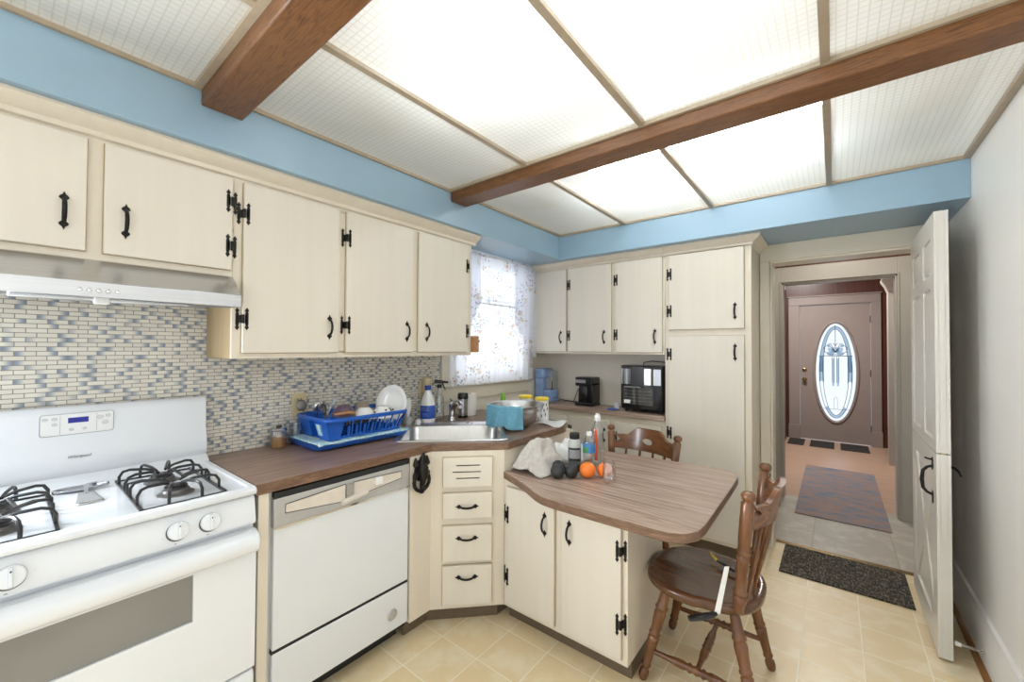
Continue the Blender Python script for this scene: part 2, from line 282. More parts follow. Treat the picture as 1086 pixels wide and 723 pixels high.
# ------------------------------------------------------------------ mesh builder
class MB:
    def __init__(s): s.bm = bmesh.new(); s.mi = 0
    def _f(s, vs):
        try: f = s.bm.faces.new(vs); f.material_index = s.mi; return f
        except ValueError: return None
    def mesh(s, pts, faces):
        vs = [s.bm.verts.new(p) for p in pts]
        for f in faces: s._f([vs[i] for i in f])
        return s
    def box(s, x0, x1, y0, y1, z0, z1):
        p = [(x, y, z) for z in (z0, z1) for y in (y0, y1) for x in (x0, x1)]
        return s.mesh(p, [(0, 2, 3, 1), (4, 5, 7, 6), (0, 1, 5, 4), (2, 6, 7, 3), (0, 4, 6, 2), (1, 3, 7, 5)])
    def hexa(s, a, b):
        """two quads (4 points each) joined into a solid"""
        return s.mesh(list(a)+list(b), [(3, 2, 1, 0), (4, 5, 6, 7), (0, 1, 5, 4), (1, 2, 6, 5), (2, 3, 7, 6), (3, 0, 4, 7)])
    def prism(s, pts, ext):
        n = len(pts); e = V(ext); a = [V(p) for p in pts]
        return s.mesh(a+[p+e for p in a], [tuple(range(n-1, -1, -1)), tuple(range(n, 2*n))]+[(i, (i+1) % n, n+(i+1) % n, n+i) for i in range(n)])
    def rings(s, rings, cap0=True, cap1=True, closed=True):
        R = [[s.bm.verts.new(p) for p in r] for r in rings]; n = len(R[0])
        for a, b in zip(R, R[1:]):
            for i in range(n if closed else n-1): s._f([a[i], a[(i+1) % n], b[(i+1) % n], b[i]])
        if cap0: s._f(R[0][::-1])
        if cap1: s._f(R[-1])
        return s
    def lathe(s, prof, c=(0, 0, 0), axis=(0, 0, 1), n=24, cap0=True, cap1=True):
        """prof: (radius, distance along the axis)"""
        q = V((0, 0, 1)).rotation_difference(V(axis).normalized()); c = V(c)
        rs = [[c+q @ V((max(r, 1e-5)*cos(2*pi*i/n), max(r, 1e-5)*sin(2*pi*i/n), z)) for i in range(n)] for r, z in prof]
        return s.rings(rs, cap0, cap1)
    def turned(s, p0, p1, prof, n=14):
        d = V(p1)-V(p0); l = d.length
        return s.lathe([(r, t*l) for t, r in prof], p0, d, n)
    def cyl(s, p0, p1, r0, r1=None, n=18):
        r1 = r0 if r1 is None else r1
        return s.turned(p0, p1, [(0, r0), (1, r1)], n)
    def tube(s, pts, r, n=8, closed=False, flat=None):
        P = [V(p) for p in pts]; m = len(P); rs = []
        up = V((0, 0, 1)); prev = None
        for i in range(m):
            if closed: t = P[(i+1) % m]-P[i-1]
            else: t = P[min(i+1, m-1)]-P[max(i-1, 0)]
            t.normalize()
            if prev is None:
                a = up if abs(t.dot(up)) < .9 else V((1, 0, 0))
                x = t.cross(a).normalized()
            else: x = (prev-t*prev.dot(t)).normalized()
            prev = x; y = t.cross(x); rr = r[i] if isinstance(r, (list, tuple)) else r
            k = flat if flat else 1
            rs.append([P[i]+x*rr*cos(2*pi*j/n)+y*rr*k*sin(2*pi*j/n) for j in range(n)])
        if closed: rs.append(rs[0]); R = [[s.bm.verts.new(p) for p in q] for q in rs[:-1]]; R.append(R[0])
        else: return s.rings(rs)
        for a, b in zip(R, R[1:]):
            for i in range(n): s._f([a[i], a[(i+1) % n], b[(i+1) % n], b[i]])
        return s
    def ell(s, c, r, n=16, m=10, mat=None):
        mt = mat or Matrix.Identity(3); c = V(c); rs = []
        for j in range(1, m):
            a = pi*j/m; rs.append([c+mt @ V((r[0]*sin(a)*cos(2*pi*i/n), r[1]*sin(a)*sin(2*pi*i/n), -r[2]*cos(a))) for i in range(n)])
        R = [[s.bm.verts.new(p) for p in q] for q in rs]
        b0 = s.bm.verts.new(c+mt @ V((0, 0, -r[2]))); b1 = s.bm.verts.new(c+mt @ V((0, 0, r[2])))
        for a, b in zip(R, R[1:]):
            for i in range(n): s._f([a[i], a[(i+1) % n], b[(i+1) % n], b[i]])
        for i in range(n): s._f([b0, R[0][(i+1) % n], R[0][i]]); s._f([b1, R[-1][i], R[-1][(i+1) % n]])
        return s
    def sheet(s, f, nu, nv):
        R = [[s.bm.verts.new(f(i/nu, j/nv)) for i in range(nu+1)] for j in range(nv+1)]
        for a, b in zip(R, R[1:]):
            for i in range(nu): s._f([a[i], a[i+1], b[i+1], b[i]])
        return s
    def build(s, name, mat, parent=None, world=True, bevel=0, seg=2, smooth_angle=38, solid=0, label=None, loc=None, weld=False):
        if weld: bmesh.ops.remove_doubles(s.bm, verts=s.bm.verts, dist=1e-5)
        bmesh.ops.recalc_face_normals(s.bm, faces=s.bm.faces)
        o = V((0, 0, 0))
        if parent is not None and world:
            p_ = parent
            while p_ is not None: o += p_.location; p_ = p_.parent
        if loc is not None: o = V(loc)
        if o.length: bmesh.ops.translate(s.bm, verts=s.bm.verts, vec=-o)
        me = bpy.data.meshes.new(name); s.bm.to_mesh(me); s.bm.free()
        for mm in (mat if isinstance(mat, (list, tuple)) else [mat]): me.materials.append(mm)
        if smooth_angle:
            me.polygons.foreach_set('use_smooth', [True]*len(me.polygons)); me.set_sharp_from_angle(angle=rad(smooth_angle))
        ob = bpy.data.objects.new(name, me); COL.objects.link(ob)
        if parent is not None: ob.parent = parent
        elif loc is not None: ob.location = loc
        if bevel:
            b = ob.modifiers.new('bevel', 'BEVEL'); b.width = bevel; b.segments = seg; b.limit_method = 'ANGLE'; b.angle_limit = rad(40); b.harden_normals = False
        if solid:
            so = ob.modifiers.new('solid', 'SOLIDIFY'); so.thickness = solid; so.offset = 0
        if label: ob['label'] = label
        return ob
def thing(name, label, cat, loc=(0, 0, 0), rz=0, group=None):
    o = bpy.data.objects.new(name, None); COL.objects.link(o); o.empty_display_size = .05
    o.location = loc; o.rotation_euler = (0, 0, rz); o['label'] = label; o['category'] = cat
    if group: o['group'] = group
    return o
def tag(o, label, cat, group=None):
    o['label'] = label; o['category'] = cat
    if group: o['group'] = group
    return o
def struct(o): o['kind'] = 'structure'; return o
def copy(o, parent, loc=None, rot=None):
    c = o.copy(); COL.objects.link(c); c.parent = parent
    if loc is not None: c.location = loc
    if rot is not None: c.rotation_euler = rot
    return c
def dup(root, loc, rz, label):
    r = root.copy(); COL.objects.link(r); r.location = loc; r.rotation_euler = (0, 0, rz); r['label'] = label
    for ch in list(root.children):
        c = ch.copy(); COL.objects.link(c); c.parent = r
        for g in list(ch.children):
            d = g.copy(); COL.objects.link(d); d.parent = c
    return r
def text_mesh(name, body, size, mat, parent, loc, rot, shear=0):
    cu = bpy.data.curves.new(name, 'FONT'); cu.body = body; cu.size = size; cu.extrude = .0004; cu.align_x = 'CENTER'; cu.align_y = 'CENTER'; cu.shear = shear
    t = bpy.data.objects.new(name, cu); COL.objects.link(t); bpy.context.view_layer.update()
    me = bpy.data.meshes.new_from_object(t.evaluated_get(bpy.context.evaluated_depsgraph_get())); bpy.data.objects.remove(t)
    me.materials.clear(); me.materials.append(mat)
    o = bpy.data.objects.new(name, me); COL.objects.link(o); o.parent = parent
    off = V((0, 0, 0)); p_ = parent
    while p_ is not None: off += p_.location; p_ = p_.parent
    o.location = V(loc)-off; o.rotation_euler = rot
    return o

# ------------------------------------------------------------------ measures of the room (metres)
XR = 2.75; YN = -4.3; ZC = 2.345; ZS = 2.147; ZTOP = 2.62; XS = .412; YS = -.489; CH = .914
class Face:
    """a vertical cabinet face: u runs along it, d comes out of it"""
    def __init__(s, O, U, N): s.O = V(O); s.U = V(U).normalized(); s.N = V(N).normalized(); s.rz = atan2(s.N.y, s.N.x)
    def P(s, u, z, d=0): return s.O+s.U*u+s.N*d+V((0, 0, z))
    def box(s, mb, u0, u1, z0, z1, d0, d1):
        a = [s.P(u0, z0, d0), s.P(u1, z0, d0), s.P(u1, z1, d0), s.P(u0, z1, d0)]
        b = [s.P(u0, z0, d1), s.P(u1, z0, d1), s.P(u1, z1, d1), s.P(u0, z1, d1)]
        return mb.hexa(a, b)
FL = Face((.324, 0, 0), (0, 1, 0), (1, 0, 0))
FB = Face((0, -.367, 0), (1, 0, 0), (0, -1, 0))
FD = Face((.604, -2.016, 0), (1, 1, 0), (1, -1, 0))
FP = Face((0, -1.749, 0), (1, 0, 0), (0, -1, 0))

# ------------------------------------------------------------------ room shell
def shell():
    b = MB(); b.mesh([(-.2, YN, 0), (XR+.2, YN, 0), (XR+.2, .165, 0), (-.2, .165, 0)], [(0, 1, 2, 3)])
    struct(b.build('floor', M['floor'], smooth_angle=0))
    b = MB(); b.mesh([(1.2, .165, 0), (3.4, .165, 0), (3.4, 1.36, 0), (1.2, 1.36, 0)], [(0, 1, 2, 3)])
    struct(b.build('floor_hall', M['hallfloor'], smooth_angle=0))
    b = MB(); b.mesh([(.6, 1.36, 0), (4.2, 1.36, 0), (4.2, 4.7, 0), (.6, 4.7, 0)], [(0, 1, 2, 3)])
    struct(b.build('floor_entry', M['woodfloor'], smooth_angle=0))
    b = MB(); b.box(1.81, 2.66, .145, .185, 0, .006); struct(b.build('trim_1', M['brass'], bevel=.002))
    # left wall with the window hole; tiled part up to y = -1.43
    t = .12
    b = MB(); b.box(-t, 0, YN, -1.43, 0, ZTOP); struct(b.build('wall_left', M['mosaic'], smooth_angle=0))
    wy0, wy1, wz0, wz1 = -1.34, -.46, 1.14, 2.12
    b = MB()
    b.box(-t, 0, -1.43, wy0, 0, ZTOP); b.box(-t, 0, wy1, .02, 0, ZTOP); b.box(-t, 0, wy0, wy1, 0, wz0); b.box(-t, 0, wy0, wy1, wz1, ZTOP)
    struct(b.build('wall_left_window', M['niche'], smooth_angle=0))
    b = MB(); b.box(0, 1.245, -.10, -.0, 0, ZTOP); struct(b.build('wall_back_niche', M['niche'], smooth_angle=0))
    b = MB(); b.box(-t, 1.865, 0, .16, 0, ZTOP); b.box(2.66, XR+t, 0, .16, 0, ZTOP); b.box(1.865, 2.66, 0, .16, 2.045, ZTOP)
    struct(b.build('wall_back', M['trim'], smooth_angle=0))
    b = MB(); b.box(XR, XR+t, YN, 0, 0, ZTOP); struct(b.build('wall_right', M['wall'], smooth_angle=0))
    b = MB(); b.box(-t, XR+t, YN, .16, ZTOP, ZTOP+.05); struct(b.build('ceiling', M['plenum'], smooth_angle=0))
    # near end of the room behind the photographer: piers and a head over a wide opening
    b = MB(); b.box(-t, XR+t, YN-.1, YN, 2.2, ZTOP); struct(b.build('wall_near', M['wall'], smooth_angle=0))
    # soffits
    b = MB(); b.box(0, XS, YN, YS, ZS, ZC+.02); struct(b.build('trim_2', M['blue'], bevel=.003))
    b = MB(); b.box(0, XR, YS, 0, ZS, ZC+.02); struct(b.build('trim_3', M['blue'], bevel=.003))
    # baseboard on the right wall
    b = MB(); b.prism([(XR, YN, 0), (XR-.016, YN, 0), (XR-.016, YN, .2), (XR-.01, YN, .215), (XR-.012, YN, .225), (XR, YN, .232)], (0, -YN, 0))
    struct(b.build('baseboard_right', M['wall']))
    b = MB(); b.prism([(XR-.016, YN, 0), (XR-.036, YN, 0), (XR-.034, YN, .01), (XR-.026, YN, .018), (XR-.016, YN, .02)], (0, -YN, 0))
    struct(b.build('trim_4', M['quarter']))
    # casing of the hall doorway on the kitchen side
    b = MB(); b.box(1.804, 1.865, -.02, 0, 0, 2.03); b.box(1.804, 2.74, -.02, 0, 2.03, ZS); b.box(2.665, 2.74, -.02, 0, 0, 2.03)
    b.box(1.865, 1.88, -.005, .16, 0, 2.03); b.box(2.645, 2.66, .0, .16, 0, 2.03); b.box(1.865, 2.66, -.005, .16, 2.015, 2.03+.015)
    struct(b.build('trim_5', M['trim'], bevel=.004))
    # hall walls between the two openings
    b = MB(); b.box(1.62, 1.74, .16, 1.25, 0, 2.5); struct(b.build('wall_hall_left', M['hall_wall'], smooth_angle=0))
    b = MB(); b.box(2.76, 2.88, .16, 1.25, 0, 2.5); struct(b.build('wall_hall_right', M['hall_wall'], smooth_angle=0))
    b = MB(); b.box(1.4, 1.826, 1.25, 1.36, 0, 2.5); b.box(2.641, 3.1, 1.25, 1.36, 0, 2.5); b.box(1.826, 2.641, 1.25, 1.36, 2.04, 2.5)
    struct(b.build('wall_hall_end', M['panel_wood'], smooth_angle=0))
    b = MB(); b.box(1.6, 2.9, .16, 1.36, 2.5, 2.55); struct(b.build('ceiling_hall', M['plenum'], smooth_angle=0))
    b = MB(); b.box(1.735, 1.826, 1.228, 1.25, 0, 2.185); b.box(2.641, 2.732, 1.228, 1.25, 0, 2.185); b.box(1.826, 2.641, 1.228, 1.25, 2.04, 2.185)
    b.box(1.826, 1.84, 1.24, 1.37, 0, 2.04); b.box(2.627, 2.641, 1.24, 1.37, 0, 2.04); b.box(1.826, 2.641, 1.24, 1.37, 2.025, 2.04)
    b.box(1.815, 1.826, 1.220, 1.23, 0, 2.05); b.box(2.641, 2.652, 1.220, 1.23, 0, 2.05); b.box(1.815, 2.652, 1.220, 1.23, 2.04, 2.052)
    struct(b.build('trim_6', M['hall_wall'], bevel=.003))
    # entry room
    yw = 4.46
    b = MB(); b.box(.6, 1.79, yw, yw+.15, 0, 2.7); b.box(2.645, 4.2, yw, yw+.15, 0, 2.7); b.box(1.79, 2.645, yw, yw+.15, 2.1, 2.7)
    struct(b.build('wall_entry', M['panel_wood'], smooth_angle=0))
    b = MB()
    for i in range(14): b.box(1.0+i*.145, 1.008+i*.145, yw-.004, yw, 2.235, 2.6)
    struct(b.build('trim_7', M['panel_wood'], smooth_angle=0))
    b = MB(); b.box(1.5, 1.62, 2.70, yw, 0, 2.7); b.box(.6, .7, 1.36, 2.75, 0, 2.7); struct(b.build('wall_entry_left', M['panel_wood'], smooth_angle=0))
    b = MB(); b.box(1.60, 1.70, 2.62, 2.72, 0, 2.15); b.box(1.60, 1.74, 2.60, 2.74, 2.15, 2.2); struct(b.build('trim_8', M['hall_wall'], bevel=.004))
    b = MB(); b.box(2.86, 2.98, 1.36, yw, 0, 2.7); struct(b.build('wall_entry_right', M['panel_wood'], smooth_angle=0))
    b = MB(); b.box(2.74, 2.86, 3.32, 3.44, 0, 2.12); b.prism([(2.74, 3.30, 2.12), (2.72, 3.28, 2.18), (2.68, 3.24, 2.24), (2.68, 3.24, 2.27), (2.86, 3.24, 2.27), (2.86, 3.3, 2.12)], (0, .2, 0))
    b.box(2.80, 2.86, 2.5, 3.32, 0, 2.1)
    struct(b.build('trim_9', M['hall_wall'], bevel=.004))
    b = MB(); b.box(.6, 4.2, 1.36, yw+.15, 2.7, 2.75); struct(b.build('ceiling_entry', M['plenum'], smooth_angle=0))
    b = MB(); b.box(1.648, 1.79, yw-.03, yw, 0, 2.1); b.box(2.645, 2.757, yw-.03, yw, 0, 2.1); b.box(1.648, 2.757, yw-.03, yw, 2.1, 2.225); b.box(1.635, 2.77, yw-.045, yw, 2.225, 2.245)
    b.box(1.64, 1.795, yw-.036, yw, 0, .22); b.box(2.64, 2.765, yw-.036, yw, 0, .22)
    struct(b.build('trim_10', M['frontdoor'], bevel=.004))
    # window: frame, sashes, panes, stool and apron
    w = bpy.data.objects.new('window_1', None); COL.objects.link(w); w.location = (0, -.9, 1.14); struct(w)
    b = MB()
    for (y0, y1, z0, z1) in ((wy0, wy0+.05, wz0, wz1), (wy1-.05, wy1, wz0, wz1), (wy0, wy1, wz0, wz0+.05), (wy0, wy1, wz1-.05, wz1), (wy0, wy1, 1.61, 1.65)): b.box(-.09, -.05, y0, y1, z0, z1)
    b.build('sash', M['white_trim'], w, bevel=.004)
    b = MB(); b.box(-.072, -.068, wy0+.05, wy1-.05, wz0+.05, wz1-.05); b.build('pane', M['glass'], w)
    b = MB(); b.box(0, .02, -1.43, wy0, 1.12, ZS); b.box(0, .02, wy1, -.385, 1.12, ZS); b.box(0, .02, wy0, wy1, wz1, ZS); b.build('casing', M['trim'], w, bevel=.003)
    b = MB(); b.box(-.05, .045, -1.45, -.37, 1.118, 1.14); b.build('window_stool', M['trim'], w, bevel=.005)
    b = MB(); b.box(0, .018, -1.43, -.39, 1.012, 1.118); b.build('apron', M['trim'], w, bevel=.004)
shell()

# ------------------------------------------------------------------ ceiling: beams, grid, light panels, tubes
def ceiling():
    b = MB(); b.box(XS, XR, -1.72, -1.593, 2.283, ZC+.009)
    tag(b.build('ceiling_beam', M['beam'], bevel=.006, loc=(1.6, -1.65, 2.283)), 'long brown wooden ceiling beam farther from the camera, running from blue soffit to right wall', 'beam')
    b = MB(); b.box(XS, XR, -2.942, -2.81, 2.283, ZC+.009)
    tag(b.build('ceiling_beam', M['beam'], bevel=.006, loc=(1.6, -2.87, 2.283)), 'thick brown wooden ceiling beam nearest the camera, at upper left above the stove cabinets', 'beam')
    xs = [XS, .98, 1.593, 2.205, XR]
    rows = [(-1.593, YS), (-2.81, -1.72), (YN, -2.942)]
    b = MB(); z0, z1 = ZC-.006, ZC+.02
    for (y0, y1) in rows:
        for x in xs[1:-1]: b.box(x-.013, x+.013, y0, y1, z0, z1)
        b.box(XS+.0005, XS+.014, y0, y1, z0-.0006, z1); b.box(XR-.026, XR-.0005, y0, y1, z0-.0006, z1)
    for (ya, yb) in ((YS-.012, YS-.0005), (-1.735, -1.7205), (-2.965, -2.9425)): b.box(XS+.0005, XR-.0005, ya, yb, z0-.0012, z1)
    struct(b.build('trim_11', M['tbar'], smooth_angle=0))
    rn = ['in the row between the far beam and the back blue soffit', 'in the row between the two wooden beams', 'in the row on the camera side of the near beam']
    cn = ['against the left soffit', 'second column from the left', 'third column from the left', 'against the right wall']
    for j, (y0, y1) in enumerate(rows):
        if j == 2: spans = [(y0+1.36/2-.0, y1)]
        for i in range(4):
            if j == 2 and i > 1: continue
            a, c = xs[i]+.002, xs[i+1]-.002
            b = MB(); b.mesh([(a, y0, ZC+.008), (c, y0, ZC+.008), (c, y1, ZC+.008), (a, y1, ZC+.008)], [(0, 1, 2, 3)])
            o = b.build('ceiling_light_panel', M['diffuser'], smooth_angle=0, loc=((a+c)/2, (y0+y1)/2, ZC+.008))
            tag(o, 'translucent gridded ceiling light panel %s, %s' % (cn[i], rn[j]), 'ceiling panel', 'translucent ceiling panels')
    if True:   # the rest of the near row, out of frame, closed with the same panels
        b = MB(); b.mesh([(1.595, YN, ZC+.008), (XR, YN, ZC+.008), (XR, -2.942, ZC+.008), (1.595, -2.942, ZC+.008)], [(0, 1, 2, 3)])
        struct(b.build('ceiling_near', M['diffuser'], smooth_angle=0))
    for (yy, lab) in ((-1.07, 'fluorescent strip light glowing through the far ceiling panels'), (-2.37, 'fluorescent strip light glowing through the panels between the beams')):
        t = thing('fluorescent_fixture', lab, 'light', (1.6, yy, 2.6))
        b = MB(); b.box(.98, 2.21, yy-.06, yy+.06, 2.585, 2.62); b.build('housing', M['white'], t, bevel=.004)
        b = MB(); b.cyl((1.0, yy, 2.545), (2.19, yy, 2.545), .016, n=12); b.build('tube', M['tube_far' if yy > -2 else 'tube'], t)
        
        for xx in (.985, 2.19): b = MB(); b.box(xx, xx+.015, yy-.02, yy+.02, 2.525, 2.6); b.build('socket', M['white'], t)
ceiling()

# ------------------------------------------------------------------ hardware prototypes (arch pull and H hinge), local: on plane x=0, out is +x, long axis z
def spade(b, sgn, z0, x1=.003):
    pts = [(0, .0, z0-.012*sgn), (0, .006, z0-.006*sgn), (0, .0115, z0), (0, .009, z0+.006*sgn), (0, .004, z0+.010*sgn), (0, 0, z0+.020*sgn),
           (0, -.004, z0+.010*sgn), (0, -.009, z0+.006*sgn), (0, -.0115, z0), (0, -.006, z0-.006*sgn)]
    b.prism(pts, (x1, 0, 0)); b.ell((x1, 0, z0), (.003, .004, .004), 8, 6)
def make_handle():
    b = MB()
    for s in (1, -1): spade(b, s, .040*s)
    pts = [(.002, 0, .038), (.012, 0, .034), (.021, 0, .024), (.026, 0, .010), (.027, 0, 0), (.026, 0, -.010), (.021, 0, -.024), (.012, 0, -.034), (.002, 0, -.038)]
    b.tube(pts, [.0045, .005, .0058, .006, .006, .006, .0058, .005, .0045], 8, flat=.7)
    o = b.build('handle', M['iron'], world=False, smooth_angle=45); return o
def make_hinge(d=.018):
    b = MB()
    def leaf(y, x0):
        pts = []
        for s in (1, -1):
            q = [(y-.0055, .022*s), (y-.0035, .028*s), (y-.0075, .034*s), (y, .046*s), (y+.0075, .034*s), (y+.0035, .028*s), (y+.0055, .022*s)]
            pts += q if s == 1 else q[::-1]
        b.prism([(x0, yy, zz) for yy, zz in pts], (.003, 0, 0))
        b.box(x0, x0+.003, y-.007 if y > 0 else y, y if y > 0 else y+.007, -.017, .017)
        for s in (1, -1): b.ell((x0+.003, y, .034*s), (.002, .0025, .0025), 8, 6)
    leaf(.0145, 0); leaf(-.0145, -d)
    b.box(-d, .003, -.006, -.001, -.016, .016); b.cyl((.002, .001, -.018), (.002, .001, .018), .0045, n=10)
    return b.build('hinge', M['iron'], world=False, smooth_angle=45)
H0 = make_handle(); G0 = make_hinge(); used = {'h': False, 'g': False}
def put(proto, key, parent, pos, rot):
    off = V((0, 0, 0)); p_ = parent
    while p_ is not None: off += p_.location; p_ = p_.parent
    o = proto if not used[key] else proto.copy()
    if used[key]: COL.objects.link(o)
    used[key] = True
    o.parent = parent; o.location = V(pos)-off; o.rotation_euler = rot; return o
def door(F, parent, u0, u1, z0, z1, handle=None, hinges=(), name='door', lip=True, horiz=False, label=None, d=.018):
    b = MB(); F.box(b, u0, u1, z0, z1, .004, d)
    b.mi = 1; F.box(b, u0-.0025, u1+.0025, z0-.0025, z1+.0025, .0005, .0045)
    o = b.build(name, [M['cream'], M['glaze']], parent, bevel=.0035, seg=2)
    if label: o['label'] = label
    if handle:
        put(H0, 'h', o, F.P(handle[0], handle[1], d), (pi/2 if horiz else 0, 0, F.rz))
    for (hu, hz) in hinges:
        right = hu > (u0+u1)/2
        # local +y of the hinge must point towards the door centre
        yax = V((-sin(F.rz), cos(F.rz), 0)); flip = (F.U.dot(yax) > 0) == right
        put(G0, 'g', o, F.P(u1 if right else u0, hz, d), (pi if flip else 0, 0, F.rz))
    return o

# ------------------------------------------------------------------ wall cabinets on the left wall
def crown(b, F, u0, u1, dep=.07):
    prof = [(.0, 2.085), (.010, 2.09), (.012, 2.105), (.03, 2.115), (.05, 2.128), (dep-.012, 2.136), (dep-.012, ZS-.001), (0, ZS-.001)]
    b.prism([F.P(u0, z, d) for d, z in prof], F.U*(u1-u0))
def cab_left():
    c = thing('wall_cabinet', 'short cream wall cabinet above the range hood with two doors', 'cabinet', (.16, -3.19, 1.685))
    b = MB(); b.box(.002, .324, -3.60, -2.8082, 1.685, 2.125); b.build('cabinet_body', M['frame'], c, bevel=.002)
    b = MB(); crown(b, FL, -3.60, -2.808); b.build('crown_molding', M['frame'], c)
    door(FL, c, -3.58, -3.216, 1.71, 2.073, (-3.264, 1.826))
    door(FL, c, -3.176, -2.817, 1.71, 2.073, (-3.124, 1.826), [(-2.817, 1.982), (-2.817, 1.805)])
    c = thing('wall_cabinet', 'tall cream wall cabinet with three doors between the range hood and the window', 'cabinet', (.16, -2.13, 1.357))
    b = MB(); b.box(.002, .306, -2.808, -1.452, 1.357, 2.125); b.build('cabinet_body', M['cabside'], c, bevel=.002, label='bare tan wood sides and underside')
    b = MB()
    for (u0, u1, z0, z1) in ((-2.808, -2.776, 1.357, 2.125), (-2.373, -2.334, 1.38, 2.07), (-1.934, -1.893, 1.38, 2.07), (-1.494, -1.452, 1.357, 2.125), (-2.776, -1.494, 1.357, 1.385), (-2.776, -1.494, 2.065, 2.125)): FL.box(b, u0, u1, z0, z1, -.018, 0)
    FL.box(b, -2.776, -1.494, 1.38, 2.07, -.018, -.004)
    b.build('face_frame', M['frame'], c, smooth_angle=0)
    b = MB(); crown(b, FL, -2.808, -1.42); b.build('crown_molding', M['frame'], c)
    door(FL, c, -2.776, -2.373, 1.38, 2.073, (-2.418, 1.499), [(-2.776, 1.947), (-2.776, 1.518)])
    door(FL, c, -2.334, -1.934, 1.38, 2.073, (-1.976, 1.495), [(-2.334, 1.943), (-2.334, 1.514)])
    door(FL, c, -1.893, -1.494, 1.38, 2.073, (-1.836, 1.497), [(-1.494, 1.938), (-1.494, 1.514)])
    t = thing('wooden_bracket', 'small wooden bracket fixed to the window side of the cream wall cabinet', 'bracket', (.34, -1.43, 1.43))
    b = MB(); b.box(.316, .352, -1.451, -1.40, 1.376, 1.484); b.build('block', M['tan'], t, bevel=.004)
    b = MB(); b.cyl((.336, -1.40, 1.45), (.336, -1.385, 1.45), .008, n=12); b.build('peg', M['matteblack'], t)
cab_left()

# ------------------------------------------------------------------ cabinets on the back wall
def cab_back():
    c = thing('wall_cabinet', 'cream wall cabinet with three doors over the coffee counter on the back wall', 'cabinet', (.62, -.23, 1.36))
    b = MB(); b.box(.03, 1.245, -.367, -.101, 1.36, 2.125); b.build('cabinet_body', M['frame'], c, bevel=.002)
    b = MB(); crown(b, FB, .03, 1.245, .07); b.build('crown_molding', M['frame'], c)
    door(FB, c, .045, .41, 1.378, 2.085, (.36, 1.50), [(.045, 1.946), (.045, 1.514)])
    door(FB, c, .433, .826, 1.378, 2.085, (.767, 1.497), [(.433, 1.946), (.433, 1.514)])
    door(FB, c, .862, 1.229, 1.378, 2.085, (1.177, 1.496), [(.862, 1.946), (.862, 1.514)])
    p = thing('pantry_cabinet', 'floor to ceiling cream pantry cabinet beside the hall doorway', 'cabinet', (1.52, -.18, 0))
    b = MB(); b.box(1.247, 1.801, -.367, -.002, .09, 2.125); b.build('cabinet_body', M['frame'], p, bevel=.002)
    b = MB(); b.box(1.247, 1.78, -.32, -.002, 0, .09); b.build('toe_kick', M['toe'], p)
    b = MB(); dep = .07
    prof = [(.0, 2.085), (.010, 2.09), (.012, 2.105), (.03, 2.115), (.05, 2.128), (dep-.012, 2.136), (dep-.012, ZS-.001), (0, ZS-.001)]
    b.rings([[V((1.247, -.367-d, z)) for d, z in prof], [V((1.801+d, -.367-d, z)) for d, z in prof], [V((1.801+d, -.022, z)) for d, z in prof]])
    b.build('crown_molding', M['frame'], p)
    door(FB, p, 1.278, 1.76, 1.543, 2.082, (1.708, 1.658), [(1.278, 1.945), (1.278, 1.678)])
    door(FB, p, 1.278, 1.76, .12, 1.497, (1.708, 1.384), [(1.278, 1.366), (1.278, .80)])
    c = thing('base_cabinet', 'shallow cream base cabinet under the coffee counter on the back wall', 'cabinet', (.62, -.23, 0))
    b = MB(); b.box(.003, 1.245, -.367, -.101, .09, .874); b.build('cabinet_body', M['frame'], c, bevel=.002)
    b = MB(); b.box(.003, 1.245, -.32, -.101, 0, .09); b.build('toe_kick', M['toe'], c)
    door(FB, c, .06, .412, .12, .832, (.352, .715))
    door(FB, c, .450, .812, .12, .832, (.77, .715), [(.450, .713), (.450, .25)])
    door(FB, c, .858, 1.222, .12, .832, (1.17, .715), [(.858, .713), (.858, .25)])
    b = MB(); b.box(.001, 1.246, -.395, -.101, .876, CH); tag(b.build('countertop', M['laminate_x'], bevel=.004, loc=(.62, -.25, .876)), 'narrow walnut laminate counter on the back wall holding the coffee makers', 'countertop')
cab_back()

